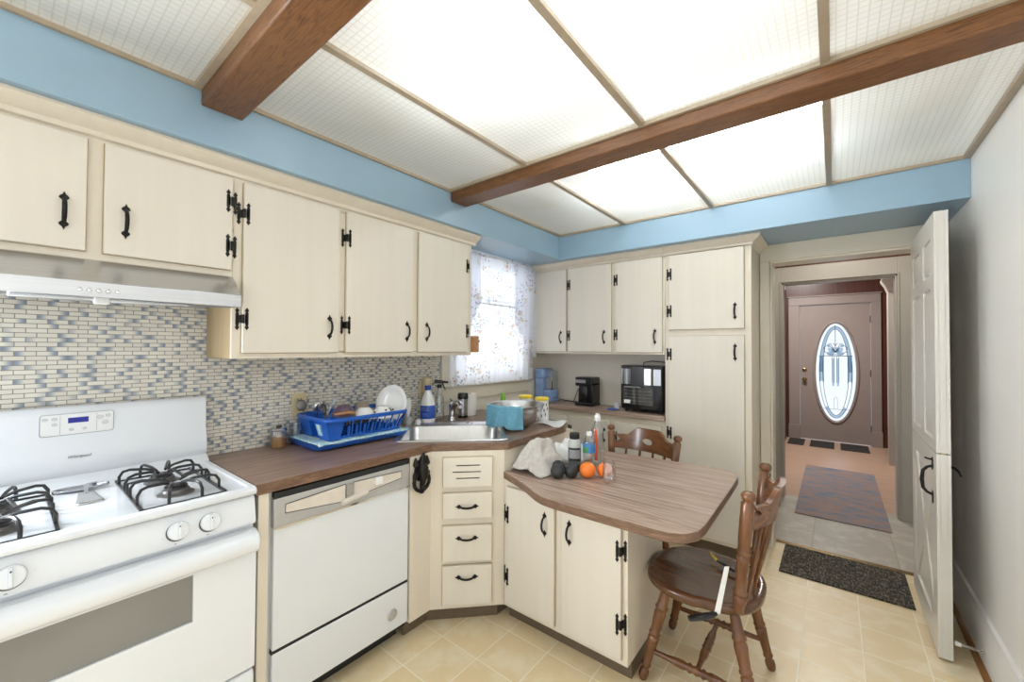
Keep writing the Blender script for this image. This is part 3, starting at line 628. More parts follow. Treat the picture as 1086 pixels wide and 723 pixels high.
# ------------------------------------------------------------------ base units along the left wall
E1 = V((1, 1, 0)).normalized(); E2 = V((-1, 1, 0)).normalized()
def dg(a, e, z): return E1*a+E2*e+V((0, 0, z))
SA0, SA1, SE0, SE1 = -1.20, -.595, -1.803, -1.262   # sink rectangle in diagonal coordinates
def counter():
    # worktop outline with the sink hole; outline points on the hole side are bridged into one polygon ring
    out = [(.001, -2.812), (.607, -2.812), (.607, -2.01), (.884, -1.737), (.884, -1.20), (.872, -1.14), (.83, -1.08), (.72, -1.03), (.55, -1.0), (.001, -1.0)]
    cut = .018
    hole = [dg(SA0+cut, SE0+cut, 0), dg(SA1-cut, SE0+cut, 0), dg(SA1-cut, SE1-cut, 0), dg(SA0+cut, SE1-cut, 0)]
    h = [(p.x, p.y) for p in hole]
    z0, z1 = .876, CH
    bm = bmesh.new()
    def loop(pts, z): return [bm.verts.new((x, y, z)) for x, y in pts]
    for z in (z0, z1):
        o_, i_ = loop(out, z), loop(h, z)
        es = [bm.edges.new((o_[k], o_[(k+1) % len(o_)])) for k in range(len(o_))]+[bm.edges.new((i_[k], i_[(k+1) % 4])) for k in range(4)]
        bmesh.ops.triangle_fill(bm, use_beauty=True, use_dissolve=False, edges=es)
        if z == z0: lo = (o_, i_)
        else: hi = (o_, i_)
    for a, b in ((lo[0], hi[0]), (lo[1], hi[1])):
        for k in range(len(a)): bm.faces.new((a[k], a[(k+1) % len(a)], b[(k+1) % len(a)], b[k]))
    bmesh.ops.recalc_face_normals(bm, faces=bm.faces)
    for f in bm.faces: f.material_index = 1 if abs(f.normal.z) < .5 else 0
    m = MB(); m.bm.free(); m.bm = bm
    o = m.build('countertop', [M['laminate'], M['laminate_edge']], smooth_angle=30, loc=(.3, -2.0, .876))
    tag(o, 'walnut laminate worktop with an angled corner carrying the sink and the dish rack', 'countertop')
counter()
def base_left():
    # narrow end panel and filler beside the dishwasher
    b = MB(); b.box(.03, .598, -2.80, -2.765, 0, .874); tag(b.build('end_panel', M['frame'], bevel=.002, loc=(.3, -2.78, 0)), 'thin cream upright panel between the stove and the dishwasher', 'panel')
    c = thing('corner_cabinet', 'cream corner sink cabinet set at an angle with a stack of drawers', 'cabinet', (.45, -1.75, 0))
    b = MB()
    pts = [(.604, -2.143), (.604, -2.016), (.867, -1.749), (.867, -1.05), (.75, -1.02), (.56, -1.02)]
    inn = [(.54, -1.04), (.74, -1.06), (.845, -1.08), (.845, -1.765), (.59, -2.02), (.584, -2.143)]
    b.prism([(x, y, .078) for x, y in pts+inn], (0, 0, .797)); b.build('cabinet_body', M['frame'], c, smooth_angle=0)
    b = MB()
    kin = [(.56, -2.143), (.56, -2.0), (.815, -1.74), (.815, -1.06), (.80, -1.06), (.80, -1.733), (.545, -1.993), (.545, -2.143)]
    b.prism([(x, y, 0) for x, y in kin], (0, 0, .078)); b.build('toe_kick', M['toe'], c, smooth_angle=0)
    p = door(FD, c, .061, .311, .696, .845, name='vent_panel')
    b = MB()
    for (a, e, z) in ((.128, .248, .806), (.109, .253, .773), (.128, .246, .741)): FD.box(b, a, e, z-.0025, z+.0025, .0165, .0186)
    b.build('slot', M['matteblack'], p, smooth_angle=0)
    for (z0, z1, hz) in ((.536, .665, .598), (.320, .500, .439), (.100, .299, .243)):
        door(FD, c, .061, .311, z0, z1, (.184, hz), name='drawer', horiz=True)
    # black iron ornament on the filler
    k = thing('door_knocker', 'black iron animal head knocker with a ring on the cream filler beside the dishwasher', 'ornament', (.604, -2.09, .76))
    x = .606; Y = -2.088
    b = MB()
    b.tube([(x+.010, Y, .835), (x+.026, Y, .812), (x+.032, Y, .78), (x+.026, Y, .752), (x+.018, Y, .73)], [.018, .027, .022, .015, .012], 12)
    b.ell((x+.022, Y, .722), (.015, .015, .014), 12, 8)
    for s in (1, -1):
        b.tube([(x+.006, Y+s*.016, .815), (x+.014, Y+s*.036, .835), (x+.010, Y+s*.034, .868)], [.014, .015, .004], 10)
        b.tube([(x+.006, Y+s*.02, .80), (x+.014, Y+s*.042, .785), (x+.012, Y+s*.045, .765)], [.012, .010, .006], 8)
        b.ell((x+.042, Y+s*.014, .798), (.005, .005, .005), 8, 6)
    b.tube([(x+.006, Y, .82), (x+.018, Y+.004, .86), (x+.014, Y+.012, .884)], [.016, .015, .005], 10)
    b.ell((x+.004, Y, .80), (.007, .038, .055), 14, 8)
    b.build('head', M['iron'], k)
    b = MB(); pts = []
    for i in range(15):
        a = rad(200)+rad(320)*i/14-rad(90); a = rad(-250)+rad(320)*i/14
        pts.append((x+.016, Y+.046*cos(a), .748+.046*sin(a)))
    b.tube(pts, .009, 8)
    b.ell((x+.016, Y, .700), (.013, .017, .012), 10, 8); b.build('ring', M['iron'], k)
base_left()

def dishwasher():
    d = thing('dishwasher', 'white built in dishwasher with a grey control strip beside the stove', 'dishwasher', (.3, -2.455, 0))
    y0, y1 = -2.757, -2.147
    b = MB(); b.box(.05, .575, y0, y1, .10, .868); b.build('tub', M['dwwhite'], d)
    b = MB(); b.box(.575, .600, y0+.008, y1-.003, .290, .735); b.build('door', M['dwwhite'], d, bevel=.004)
    b = MB(); b.box(.575, .600, y0+.008, y1-.003, .09, .277); ap = b.build('lower_panel', M['dwwhite'], d, bevel=.004)
    b = MB(); b.lathe([(.026, 0), (.026, .004), (.021, .007), (.018, .005), (.017, .010), (.010, .012), (.001, .012)], (.600, -2.238, .166), (1, 0, 0), 24); b.build('vent_knob', M['grey'], ap)
    b = MB(); b.box(.56, .574, y0, y1, .06, .868); b.box(.574, .596, y0+.008, y1-.003, .274, .293); b.build('gap_shade_strip', M['matteblack'], d)  # black strip fills the gap under the door, standing in for its shade
    b = MB(); b.box(.48, .52, y0+.01, y1-.01, 0, .10); b.build('toe_kick', M['matteblack'], d)
    b = MB(); b.box(.578, .603, y0+.008, y1-.003, .848, .868); b.box(.598, .602, y0+.004, y1, .845, .850)
    b.build('top_strip', M['matteblack'], d)
    b = MB(); b.box(.575, .604, y0+.006, y1-.002, .737, .845); cp = b.build('control_panel', M['grey'], d, bevel=.003)
    b = MB(); b.box(.603, .608, y0+.006, y1-.002, .733, .741); b.build('chrome_strip', M['chrome'], cp)
    b = MB()
    b.prism([(.604, -2.71, .787), (.604, -2.476, .762), (.604, -2.476, .829), (.604, -2.71, .816)], (.003, 0, 0))
    b.prism([(.604, -2.437, .767), (.604, -2.198, .790), (.604, -2.198, .819), (.604, -2.437, .829)], (.003, 0, 0)); b.build('name_plate', M['almond'], cp)
    b = MB()
    for q in ([(-2.712, .785), (-2.475, .760), (-2.475, .831), (-2.712, .818)], [(-2.438, .765), (-2.196, .788), (-2.196, .821), (-2.438, .831)]): b.tube([(.6055, y_, z_) for y_, z_ in q], .0016, 4, closed=True)
    b.build('plate_outline', M['darkprint'], cp)
    b = MB(); b.box(.604, .622, -2.338, -2.305, .792, .826); b.build('timer_button', M['white'], cp, bevel=.004)
    b = MB(); b.box(.604, .612, -2.474, -2.440, .765, .83); b.build('latch_slot', M['steel'], cp)
    b = MB(); b.prism([(.606, -2.497, .752), (.626, -2.497, .750), (.630, -2.495, .764), (.606, -2.495, .770)], (0, .115, .020)); b.build('latch_handle', M['almond'], cp, bevel=.003)
dishwasher()

# ------------------------------------------------------------------ gas range and hood
def stove():
    s = thing('gas_stove', 'white freestanding gas stove with black burner grates at the left', 'stove', (.32, -3.194, 0))
    y0, y1 = -3.574, -2.816
    b = MB(); b.box(.03, .60, y0, y1, .03, .884); b.build('body', M['enamel'], s, bevel=.003)
    b = MB()
    for yy in (y0+.05, y1-.05):
        for xx in (.08, .55): b.cyl((xx, yy, 0), (xx, yy, .03), .018, n=12)
    b.build('foot', M['matteblack'], s)
    # cooktop with a raised lip
    b = MB()
    pr = [(.03, .886), (.612, .886), (.628, .892), (.632, .902), (.627, .912), (.615, .917), (.600, .916), (.585, .910), (.13, .910), (.11, .916), (.08, .94), (.03, .94)]
    b.prism([(x, y0, z) for x, z in pr], (0, y1-y0, 0)); b.build('cooktop', M['enamel'], s, bevel=.003, smooth_angle=50)
    for (a, e) in ((y0, y0+.022), (y1-.022, y1)):
        b = MB(); b.box(.06, .61, a, e, .905, .9165); b.build('cooktop_rim', M['enamel'], s, bevel=.004)
    # backguard
    b = MB()
    pr = [(.012, .93), (.058, .93), (.072, .955), (.078, .972), (.070, 1.02), (.058, 1.06), (.055, 1.16), (.050, 1.178), (.040, 1.186), (.012, 1.186)]
    b.prism([(x, y0, z) for x, z in pr], (0, y1-y0, 0)); bg = b.build('backguard', M['enamel'], s, bevel=.004, smooth_angle=50)
    b = MB(); cx = .0575
    def rrect(y0, y1, z0, z1, r, n=5):
        P = []
        for (cy, cz, a0) in ((y1-r, z1-r, 0), (y0+r, z1-r, 90), (y0+r, z0+r, 180), (y1-r, z0+r, 270)):
            for k in range(n+1): a = rad(a0+90*k/n); P.append((cy+r*cos(a), cz+r*sin(a)))
        return P
    b.prism([(cx-.004, y, z) for y, z in rrect(-3.291, -3.108, 1.087, 1.162, .008)], (.006, 0, 0)); clk = b.build('clock_panel', M['white'], bg, bevel=.001)
    b = MB(); P = rrect(-3.291, -3.108, 1.087, 1.162, .008); b.tube([(cx+.002, y, z) for y, z in P], .0009, 6, closed=True)
    b.box(cx+.0015, cx+.0026, -3.244, -3.2432, 1.092, 1.157); b.box(cx+.0015, cx+.0026, -3.153, -3.1522, 1.092, 1.157); b.build('outline', M['print'], clk)
    b = MB(); b.box(cx+.001, cx+.003, -3.225, -3.174, 1.128, 1.147); b.build('display', M['lcd'], clk)
    b = MB()
    for (y, z, r) in ((-3.279, 1.146, .006), (-3.257, 1.146, .006), (-3.257, 1.127, .006), (-3.143, 1.141, .0075), (-3.123, 1.145, .006), (-3.130, 1.12, .0075), (-3.216, 1.105, .005), (-3.183, 1.105, .005)):
        b.tube([(cx+.002, y+r*cos(2*pi*k/12), z+r*.8*sin(2*pi*k/12)) for k in range(12)], .0007, 5, closed=True); b.box(cx+.0015, cx+.0026, y-r*.5, y+r*.5, z-.0008, z+.0008)
    b.build('button', M['print'], clk)
    text_mesh('logo', 'Whirlpool', .014, M['darkprint'], bg, (.0755, -3.197, 1.008), (pi/2-.17, 0, pi/2), .3)
    # front control panel
    b = MB(); b.prism([(.58, y0, .788), (.622, y0, .788), (.626, y0, .80), (.612, y0, .872), (.604, y0, .882), (.58, y0, .882)], (0, y1-y0, 0)); fp = b.build('control_panel', M['enamel'], s, bevel=.003)
    ax = V((.072, 0, .014)).normalized()
    for y in (-3.031, -2.949, -3.355, -3.437):
        c0 = V((.618, y, .836))
        b = MB(); b.lathe([(.027, 0), (.0285, .003), (.027, .004)], c0+V((.0007, -.0012, -.0030)), ax, 26); kb = b.build('knob_skirt', M['darkprint'], fp)
        b = MB(); b.lathe([(.026, .003), (.0275, .010), (.0265, .018), (.024, .022), (.001, .024)], c0, ax, 26)
        up_ = V((-.014, 0, .072)).normalized(); q = c0+ax*.026
        side = V((0, 1, 0))
        b.hexa([q-side*.005-up_*.026-ax*.012, q+side*.005-up_*.026-ax*.012, q+side*.004+up_*.026-ax*.012, q-side*.004+up_*.026-ax*.012],
               [q-side*.004-up_*.022+ax*.006, q+side*.004-up_*.022+ax*.006, q+side*.003+up_*.022+ax*.006, q-side*.003+up_*.022+ax*.006])
        b.build('knob', M['enamel'], fp, bevel=.0015)
        b = MB()
        for a in (0, 60, 120, 200, 260):
            p_ = c0+side*(.039*cos(rad(a)))+up_*(.039*sin(rad(a))); b.box(p_.x-.0005, p_.x+.0009, p_.y-.003, p_.y+.003, p_.z-.0007, p_.z+.0007)
        p_ = q+ax*.006+up_*.014; b.ell(p_, (.0012, .002, .003), 8, 6)
        b.build('mark', M['darkprint'], fp)
    # oven door with window and handle
    b = MB()
    wy0, wy1, wz0, wz1 = -3.395, -2.993, .541, .688
    for (a, e, z0, z1) in ((y0+.002, wy0, .302, .772), (wy1, y1-.002, .302, .772), (wy0, wy1, .302, wz0), (wy0, wy1, wz1, .772)): b.box(.602, .634, a, e, z0, z1)
    od = b.build('oven_door', M['enamel'], s, bevel=.0, weld=True)
    b = MB(); b.box(.606, .626, wy0, wy1, wz0, wz1); b.build('oven_window', M['ovenglass'], od)
    b = MB(); pr = [(.634, .772), (.645, .774), (.668, .762), (.676, .745), (.675, .722), (.664, .706), (.646, .700), (.652, .715), (.656, .735), (.650, .752), (.634, .758)]
    b.prism([(x, y0+.003, z) for x, z in pr], (0, y1-y0-.006, 0)); b.build('oven_handle', M['enamel'], od, smooth_angle=50, bevel=.003)
    b = MB(); b.prism([(.60, y0+.003, .07), (.632, y0+.003, .07), (.634, y0+.003, .268), (.628, y0+.003, .288), (.60, y0+.003, .292)], (0, y1-y0-.006, 0)); b.build('drawer', M['enamel'], s, bevel=.004)
    b = MB(); b.box(.55, .598, y0+.02, y1-.02, .03, .07); b.build('toe_kick', M['matteblack'], s)
    # burners and grates
    for (ya, yb) in ((-3.115, -2.895), (-3.493, -3.273)):
        yc = (ya+yb)/2
        for xc in (.275, .47):
            b = MB(); b.lathe([(.050, 0), (.050, .004), (.038, .010), (.036, .018), (.030, .022), (.001, .023)], (xc, yc, .909), n=28)
            bn = b.build('burner', M['burner'], s); b = MB(); b.lathe([(.031, .022), (.032, .027), (.026, .031), (.001, .032)], (xc, yc, .909), n=28); b.build('burner_cap', M['grate'], bn)
        b = MB(); z = .914; xa, xb = .165, .592
        b.box(xa, xb, ya, ya+.008, z-.003, z+.004); b.box(xa, xb, yb-.008, yb, z-.003, z+.004); b.box(xa, xa+.006, ya, yb, z-.003, z+.002); b.box(xb-.006, xb, ya, yb, z-.003, z+.002)
        r = .0048; top = .048
        def finger(p0, p1, lift=top):
            p0, p1 = V(p0), V(p1); dd = (p1-p0)
            b.tube([p0, p0+V((0, 0, lift*.55)), p0+dd*.10+V((0, 0, lift*.9)), p0+dd*.28+V((0, 0, lift)), p0+dd*.7+V((0, 0, lift*.92)), p1+V((0, 0, lift*.72))], r, 7)
        for xc in (.275, .47):
            for dx in (-.055, .055):
                finger((xc+dx, ya+.004, z), (xc+dx*.35, yc-.012, z)); finger((xc+dx, yb-.004, z), (xc+dx*.35, yc+.012, z))
        for dy in (-.042, .042):
            finger((xa+.003, yc+dy, z), (.262, yc+dy*.3, z)); finger((xb-.003, yc+dy, z), (.484, yc+dy*.3, z))
            b.tube([(.31, yc+dy*.6, z+top*.85), (.345, yc+dy*.8, z+top*.7), (.372, yc+dy*.9, z+top*.62), (.40, yc+dy*.8, z+top*.7), (.435, yc+dy*.6, z+top*.85)], r, 7)
        for yy in (ya+.004, yb-.004): b.tube([(.372, yy, z), (.372, yy, z+top*.7), (.372, (yy*2+yc)/3, z+top*.75), (.372, (yy+yc*2)/3, z+top*.55)], r, 7)
        b.build('grate', M['grate'], s)
    # spoon rest and spatula lying on the cooktop
    b = MB()
    def dish(u, v):
        t = (u-.5)*2; l = (v-.5)*2; w = .030*(1-.55*max(0, l)**1.2)*sqrt(max(0, 1-l*l*.98))
        return V((.19+t*w+.012*l, -3.20+l*.066, .9115+.010*(t*t)+.006*max(0, l)))
    b.sheet(dish, 12, 20); o = b.build('spoon_rest', M['steel'], solid=.002, loc=(.19, -3.20, .911)); tag(o, 'metal spoon rest lying on the white cooktop between the burner grates', 'spoon rest')
    t = thing('spatula', 'steel spatula with its bright blade on the cooktop beside the spoon rest', 'spatula', (.30, -3.19, .911))
    b = MB(); b.sheet(lambda u, v: V((.285+.095*v, -3.197+(u-.5)*(.036+.028*v), .914+.012*sin(pi*v)*0+.010*(1-v))), 6, 8); b.build('blade', M['chrome'], t, solid=.0015)
    b = MB(); b.tube([(.29, -3.197, .924), (.25, -3.195, .932), (.20, -3.188, .930), (.17, -3.165, .926)], [.005, .006, .008, .007], 8, flat=.5); b.build('grip', M['steel'], t)
stove()
def hood():
    h = thing('range_hood', 'stainless steel range hood under the short cabinet above the stove', 'range hood', (.22, -3.19, 1.556))
    y0, y1 = -3.574, -2.809
    b = MB(); T = .004
    # sloped shell, open below
    pr = [(.004, 1.684), (.331, 1.684), (.431, 1.603), (.433, 1.556), (.427, 1.556), (.425, 1.60), (.327, 1.678), (.004, 1.678)]
    b.prism([(x, y0, z) for x, z in pr], (0, y1-y0, 0))
    for yy in (y0, y1-.004): b.prism([(.004, yy, 1.682), (.331, yy, 1.682), (.431, yy, 1.603), (.433, yy, 1.556), (.40, yy, 1.556), (.004, yy, 1.58)], (0, .004, 0))
    b.box(.004, .010, y0, y1, 1.575, 1.682)
    b.build('shell', M['steel'], h, bevel=.0015)
    b = MB(); b.box(.02, .425, y0+.005, y1-.005, 1.585, 1.59); b.build('underside', M['grey'], h)
    for (a, e) in ((-3.37, -3.185), (-3.175, -2.96)):
        b = MB(); b.hexa([V((.10, a, 1.566)), V((.39, a, 1.546)), V((.39, e, 1.546)), V((.10, e, 1.566))], [V((.10, a, 1.584)), V((.39, a, 1.562)), V((.39, e, 1.562)), V((.10, e, 1.584))]); fl = b.build('filter', M['steel'], h, bevel=.004)
    b = MB(); b.box(.375, .405, -3.20, -3.165, 1.538, 1.56); b.build('light_lens', M['white'], h, bevel=.003)
    for y in (-3.234, -3.214, -3.194, -3.173, -3.152):
        b = MB(); b.lathe([(.0065, 0), (.0065, .005), (.005, .008), (.001, .009)], (.4325, y, 1.5765), (1, 0, 0), 14); b.build('button', M['chrome'], h)
hood()

# ------------------------------------------------------------------ peninsula and table top
def peninsula():
    c = thing('peninsula_cabinet', 'low cream cabinet with two doors carrying the peninsula table', 'cabinet', (1.2, -1.52, 0))
    b = MB(); b.box(.868, 1.54, -1.749, -1.318, .078, .728); b.build('cabinet_body', M['frame'], c, bevel=.002)
    b = MB(); b.box(.868, 1.535, -1.70, -1.305, 0, .078); b.build('toe_kick', M['toe'], c)
    door(FP, c, .892, 1.184, .104, .695, (1.133, .567), [(.892, .555), (.892, .242)])
    door(FP, c, 1.226, 1.515, .104, .695, (1.268, .565), [(1.515, .556), (1.515, .252)])
    pts = [(.869, -1.758), (.94, -1.787), (1.001, -1.814), (1.091, -1.858), (1.173, -1.908), (1.22, -1.928), (1.273, -1.937), (1.35, -1.938), (1.70, -1.938), (1.762, -1.934), (1.815, -1.906), (1.845, -1.852), (1.851, -1.78),
           (1.847, -1.30), (1.842, -1.10), (1.822, -1.037), (1.775, -.997), (1.70, -.985), (1.5, -1.0), (.869, -1.05)]
    b = MB(); b.prism([(x, y, .730) for x, y in pts], (0, 0, .036))
    b.bm.faces.ensure_lookup_table(); bmesh.ops.recalc_face_normals(b.bm, faces=b.bm.faces)
    for f in b.bm.faces: f.material_index = 1 if abs(f.normal.z) < .5 else 0
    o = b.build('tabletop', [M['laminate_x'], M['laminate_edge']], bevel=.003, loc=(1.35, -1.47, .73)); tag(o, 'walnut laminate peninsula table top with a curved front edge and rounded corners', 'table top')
peninsula()

# ------------------------------------------------------------------ chairs: seat front is local +x
def make_chair(label):
    c = thing('dining_chair', label, 'chair', group='brown wooden dining chairs')
    # seat: rounded saddle
    b = MB(); n = 48
    def out(a):
        x, y = cos(a), sin(a); k = (abs(x)**2.6+abs(y)**2.6)**(-1/2.6)
        return V((x*k*(.238 if x > 0 else .215), y*k*(.232 if x > 0 else .218), 0))
    ring = [out(2*pi*i/n) for i in range(n)]
    def top(p, s):
        r = s*s; return .437-.014*max(0, 1-r)*1.0+.006*max(0, p.x/.2)*(1-abs(p.y)/.23)-.010*max(0, p.x/.2)**2*abs(p.y)/.2
    R = []
    for s_, z in ((.0001, .396), (.90, .394), (.97, .398), (1.0, .408), (1.0, .422)): R.append([p*s_+V((0, 0, z)) for p in ring])
    for s_ in (.985, .95, .88, .75, .6, .42, .22, .0001): R.append([p*s_+V((0, 0, top(p*s_, s_)-(.006 if s_ > .98 else 0))) for p in ring])
    b.rings(R, False, False); b.build('seat', M['chair_seat'], c, world=False, smooth_angle=60, weld=True)
    legp = [(0, .012), (.02, .017), (.06, .020), (.10, .019), (.125, .013), (.135, .013), (.15, .019), (.165, .020), (.18, .017), (.30, .019), (.42, .0225), (.45, .023), (.46, .019), (.475, .019), (.485, .0235), (.50, .0235), (.515, .020), (.62, .0225), (.70, .025), (.73, .022), (.745, .022), (.755, .026), (.77, .026), (.79, .022), (.93, .019), (1, .018)]
    for (sx, sy) in ((1, 1), (1, -1), (-1, 1), (-1, -1)):
        b = MB(); b.turned((sx*.215, sy*.20, 0), (sx*.125, sy*.145, .402), legp, 16); b.build('leg', M['chair'], c, world=False, smooth_angle=60)
    sp = [(0, .009), (.2, .011), (.30, .016), (.36, .017), (.40, .013), (.43, .019), (.46, .013), (.5, .018), (.54, .013), (.57, .019), (.60, .013), (.64, .017), (.70, .016), (.8, .011), (1, .009)]
    def at(sx, sy, z): t = z/.402; return V((sx*(.215-.09*t), sy*(.20-.055*t), z))
    for sy in (1, -1):
        b = MB(); b.turned(at(1, sy, .125), at(-1, sy, .125), sp, 12); b.build('stretcher', M['chair'], c, world=False, smooth_angle=60)
    for sx, z in ((.22, .125),):
        b = MB(); p0 = at(1, 1, z); p1 = at(1, -1, z); b.turned((sx*.0, p0.y, z), (0, p1.y, z), sp, 12); b.build('stretcher', M['chair'], c, world=False, smooth_angle=60)
    # back posts
    pp = [(0, .017), (.05, .019), (.08, .023), (.12, .024), (.14, .019), (.155, .024), (.175, .024), (.19, .019), (.30, .020), (.42, .022), (.46, .024), (.48, .019), (.49, .024), (.51, .024), (.525, .020), (.56, .021), (.62, .022), (.90, .023), (.915, .017), (.925, .016), (.935, .022), (.955, .025), (.98, .022), (.995, .014), (1, .004)]
    for sy in (1, -1):
        b = MB(); b.turned((-.150, sy*.190, .425), (-.192, sy*.235, .892), pp, 16); b.build('back_post', M['chair'], c, world=False, smooth_angle=60)
    # crest rail, bowed backwards with a raised middle and three cut-outs
    b = MB(); nn = 60; th = .010
    cols = []
    for i in range(nn+1):
        u = i/nn; t = 2*u-1; y = t*.212; x = -.186-.060*(1-t*t)
        e = max(0, min(1, (abs(t)-.35)/.35)); e = e*e*(3-2*e)
        zt = .882-.050*e; zb = .745+.012*e*0
        zc = .803; h = 0
        if abs(t) < .18: h = .020*sqrt(max(0, 1-(t/.18)**2))
        if abs(t) > .86: h = max(h, .020*sqrt(max(0, 1-((1-abs(t))/.14)**2)))
        nx = V((1, -2*.060*t/.212, 0)).normalized()
        lean = lambda z: -.03*(z-.745)/.14
        cols.append([(V((x+lean(z), y, z))+nx*th, V((x+lean(z), y, z))-nx*th) for z in (zb, zc-h, zc+h, zt)]+[h])
    for k in ((0, 1), (2, 3)):
        for a, d_ in zip(cols, cols[1:]):
            for s_ in (0, 1): b.mesh([a[k[0]][s_], d_[k[0]][s_], d_[k[1]][s_], a[k[1]][s_]], [(0, 1, 2, 3)])
            for q, hid in ((k[0], k[0] == 2), (k[1], k[1] == 1)):
                if hid and a[4] < 1e-6 and d_[4] < 1e-6: continue
                b.mesh([a[q][0], d_[q][0], d_[q][1], a[q][1]], [(0, 1, 2, 3)])
        for e in (cols[0], cols[-1]): b.mesh([e[k[0]][0], e[k[0]][1], e[k[1]][1], e[k[1]][0]], [(0, 1, 2, 3)])
    b.build('crest_rail', M['chair_rail'], c, world=False, smooth_angle=45, weld=True)
    for yy in (-.127, -.043, .043, .127):
        t0 = yy/.175; x0 = -.155-.022*(1-t0*t0); t1 = yy/.212*1.05; x1 = -.186-.060*(1-t1*t1)
        P = [V((x0+(x1-x0)*k, yy*(1+.06*k), .425+.325*k)) for k in (0, .1, .25, .45, .62, .72, .82, 1)]
        b = MB(); b.tube(P, [.008, .009, .011, .016, .018, .013, .009, .008], 10, flat=.55); b.build('spindle', M['chair'], c, world=False, smooth_angle=60)
    return c
ch = make_chair('brown turned wood dining chair at the right hand end of the peninsula table')
ch.location = (1.785, -1.468, 0); ch.rotation_euler = (0, 0, pi)
dup(ch, (1.23, -1.045, 0), rad(-99.4), 'brown wooden dining chair behind the peninsula table, facing the camera, only its back showing')

# ------------------------------------------------------------------ sink
def sink():
    s = thing('sink', 'stainless steel drop in sink set diagonally in the corner worktop', 'sink', tuple(dg((SA0+SA1)/2, (SE0+SE1)/2, CH)))
    z = CH
    def rr(a0, a1, e0, e1, r, zz, n=5):
        P = []
        for (ca, ce, t0) in ((a1-r, e1-r, 0), (a0+r, e1-r, 90), (a0+r, e0+r, 180), (a1-r, e0+r, 270)):
            for k in range(n+1): t = rad(t0+90*k/n); P.append(dg(ca+r*cos(t), ce+r*sin(t), zz))
        return P
    b = MB(); ba0, ba1, be0, be1 = SA0+.035, SA1-.035, SE0+.035, SE1-.105
    b.rings([rr(SA0, SA1, SE0, SE1, .03, z+.001), rr(SA0+.003, SA1-.003, SE0+.003, SE1-.003, .03, z+.006), rr(SA0+.014, SA1-.014, SE0+.014, SE1-.014, .03, z+.007), rr(SA0+.02, SA1-.02, SE0+.02, SE1-.02, .03, z+.004),
             rr(ba0-.008, ba1+.008, be0-.008, be1+.008, .05, z+.003), rr(ba0, ba1, be0, be1, .05, z-.004), rr(ba0+.008, ba1-.008, be0+.008, be1-.008, .05, z-.15), rr(ba0+.03, ba1-.03, be0+.03, be1-.03, .04, z-.175),
             rr(ba0+.25, ba1-.25, be0+.18, be1-.18, .005, z-.178)], False, True)
    b.build('basin', M['sinksteel'], s, smooth_angle=50)
    f = thing('faucet', 'chrome single lever kitchen faucet on the sink deck', 'faucet', (.2, -1.5, z+.004))
    c0 = V((.205, -1.505, z+.004)); d_ = V((.80, -.25, 0)).normalized(); d_ = V((.93, -.36, 0)).normalized()
    b = MB(); b.lathe([(.026, 0), (.026, .008), (.020, .016), (.019, .07), (.021, .10), (.016, .125), (.001, .13)], c0, n=22); b.build('body', M['chrome'], f)
    b = MB(); b.tube([c0+V((0, 0, .03)), c0+d_*.012+V((0, 0, .075)), c0+d_*.04+V((0, 0, .11)), c0+d_*.085+V((0, 0, .13)), c0+d_*.13+V((0, 0, .13)), c0+d_*.155+V((0, 0, .112))], [.020, .020, .020, .019, .018, .016], 16); b.build('spout', M['chrome'], f)
    b = MB(); b.tube([c0+V((0, 0, .118)), c0+V((0, 0, .134))-d_*.008, c0-d_*.028+V((0, 0, .142))], [.014, .011, .007], 10); b.build('lever', M['chrome'], f)
    b = MB(); b.lathe([(.022, 0), (.022, .004), (.016, .006), (.001, .007)], tuple(dg(-.80, SE1-.05, z+.004)), n=20); b.lathe([(.022, 0), (.022, .004), (.016, .006), (.001, .007)], tuple(dg(-1.06, SE1-.05, z+.004)), n=20); b.build('hole_cover', M['chrome'], s)
sink()

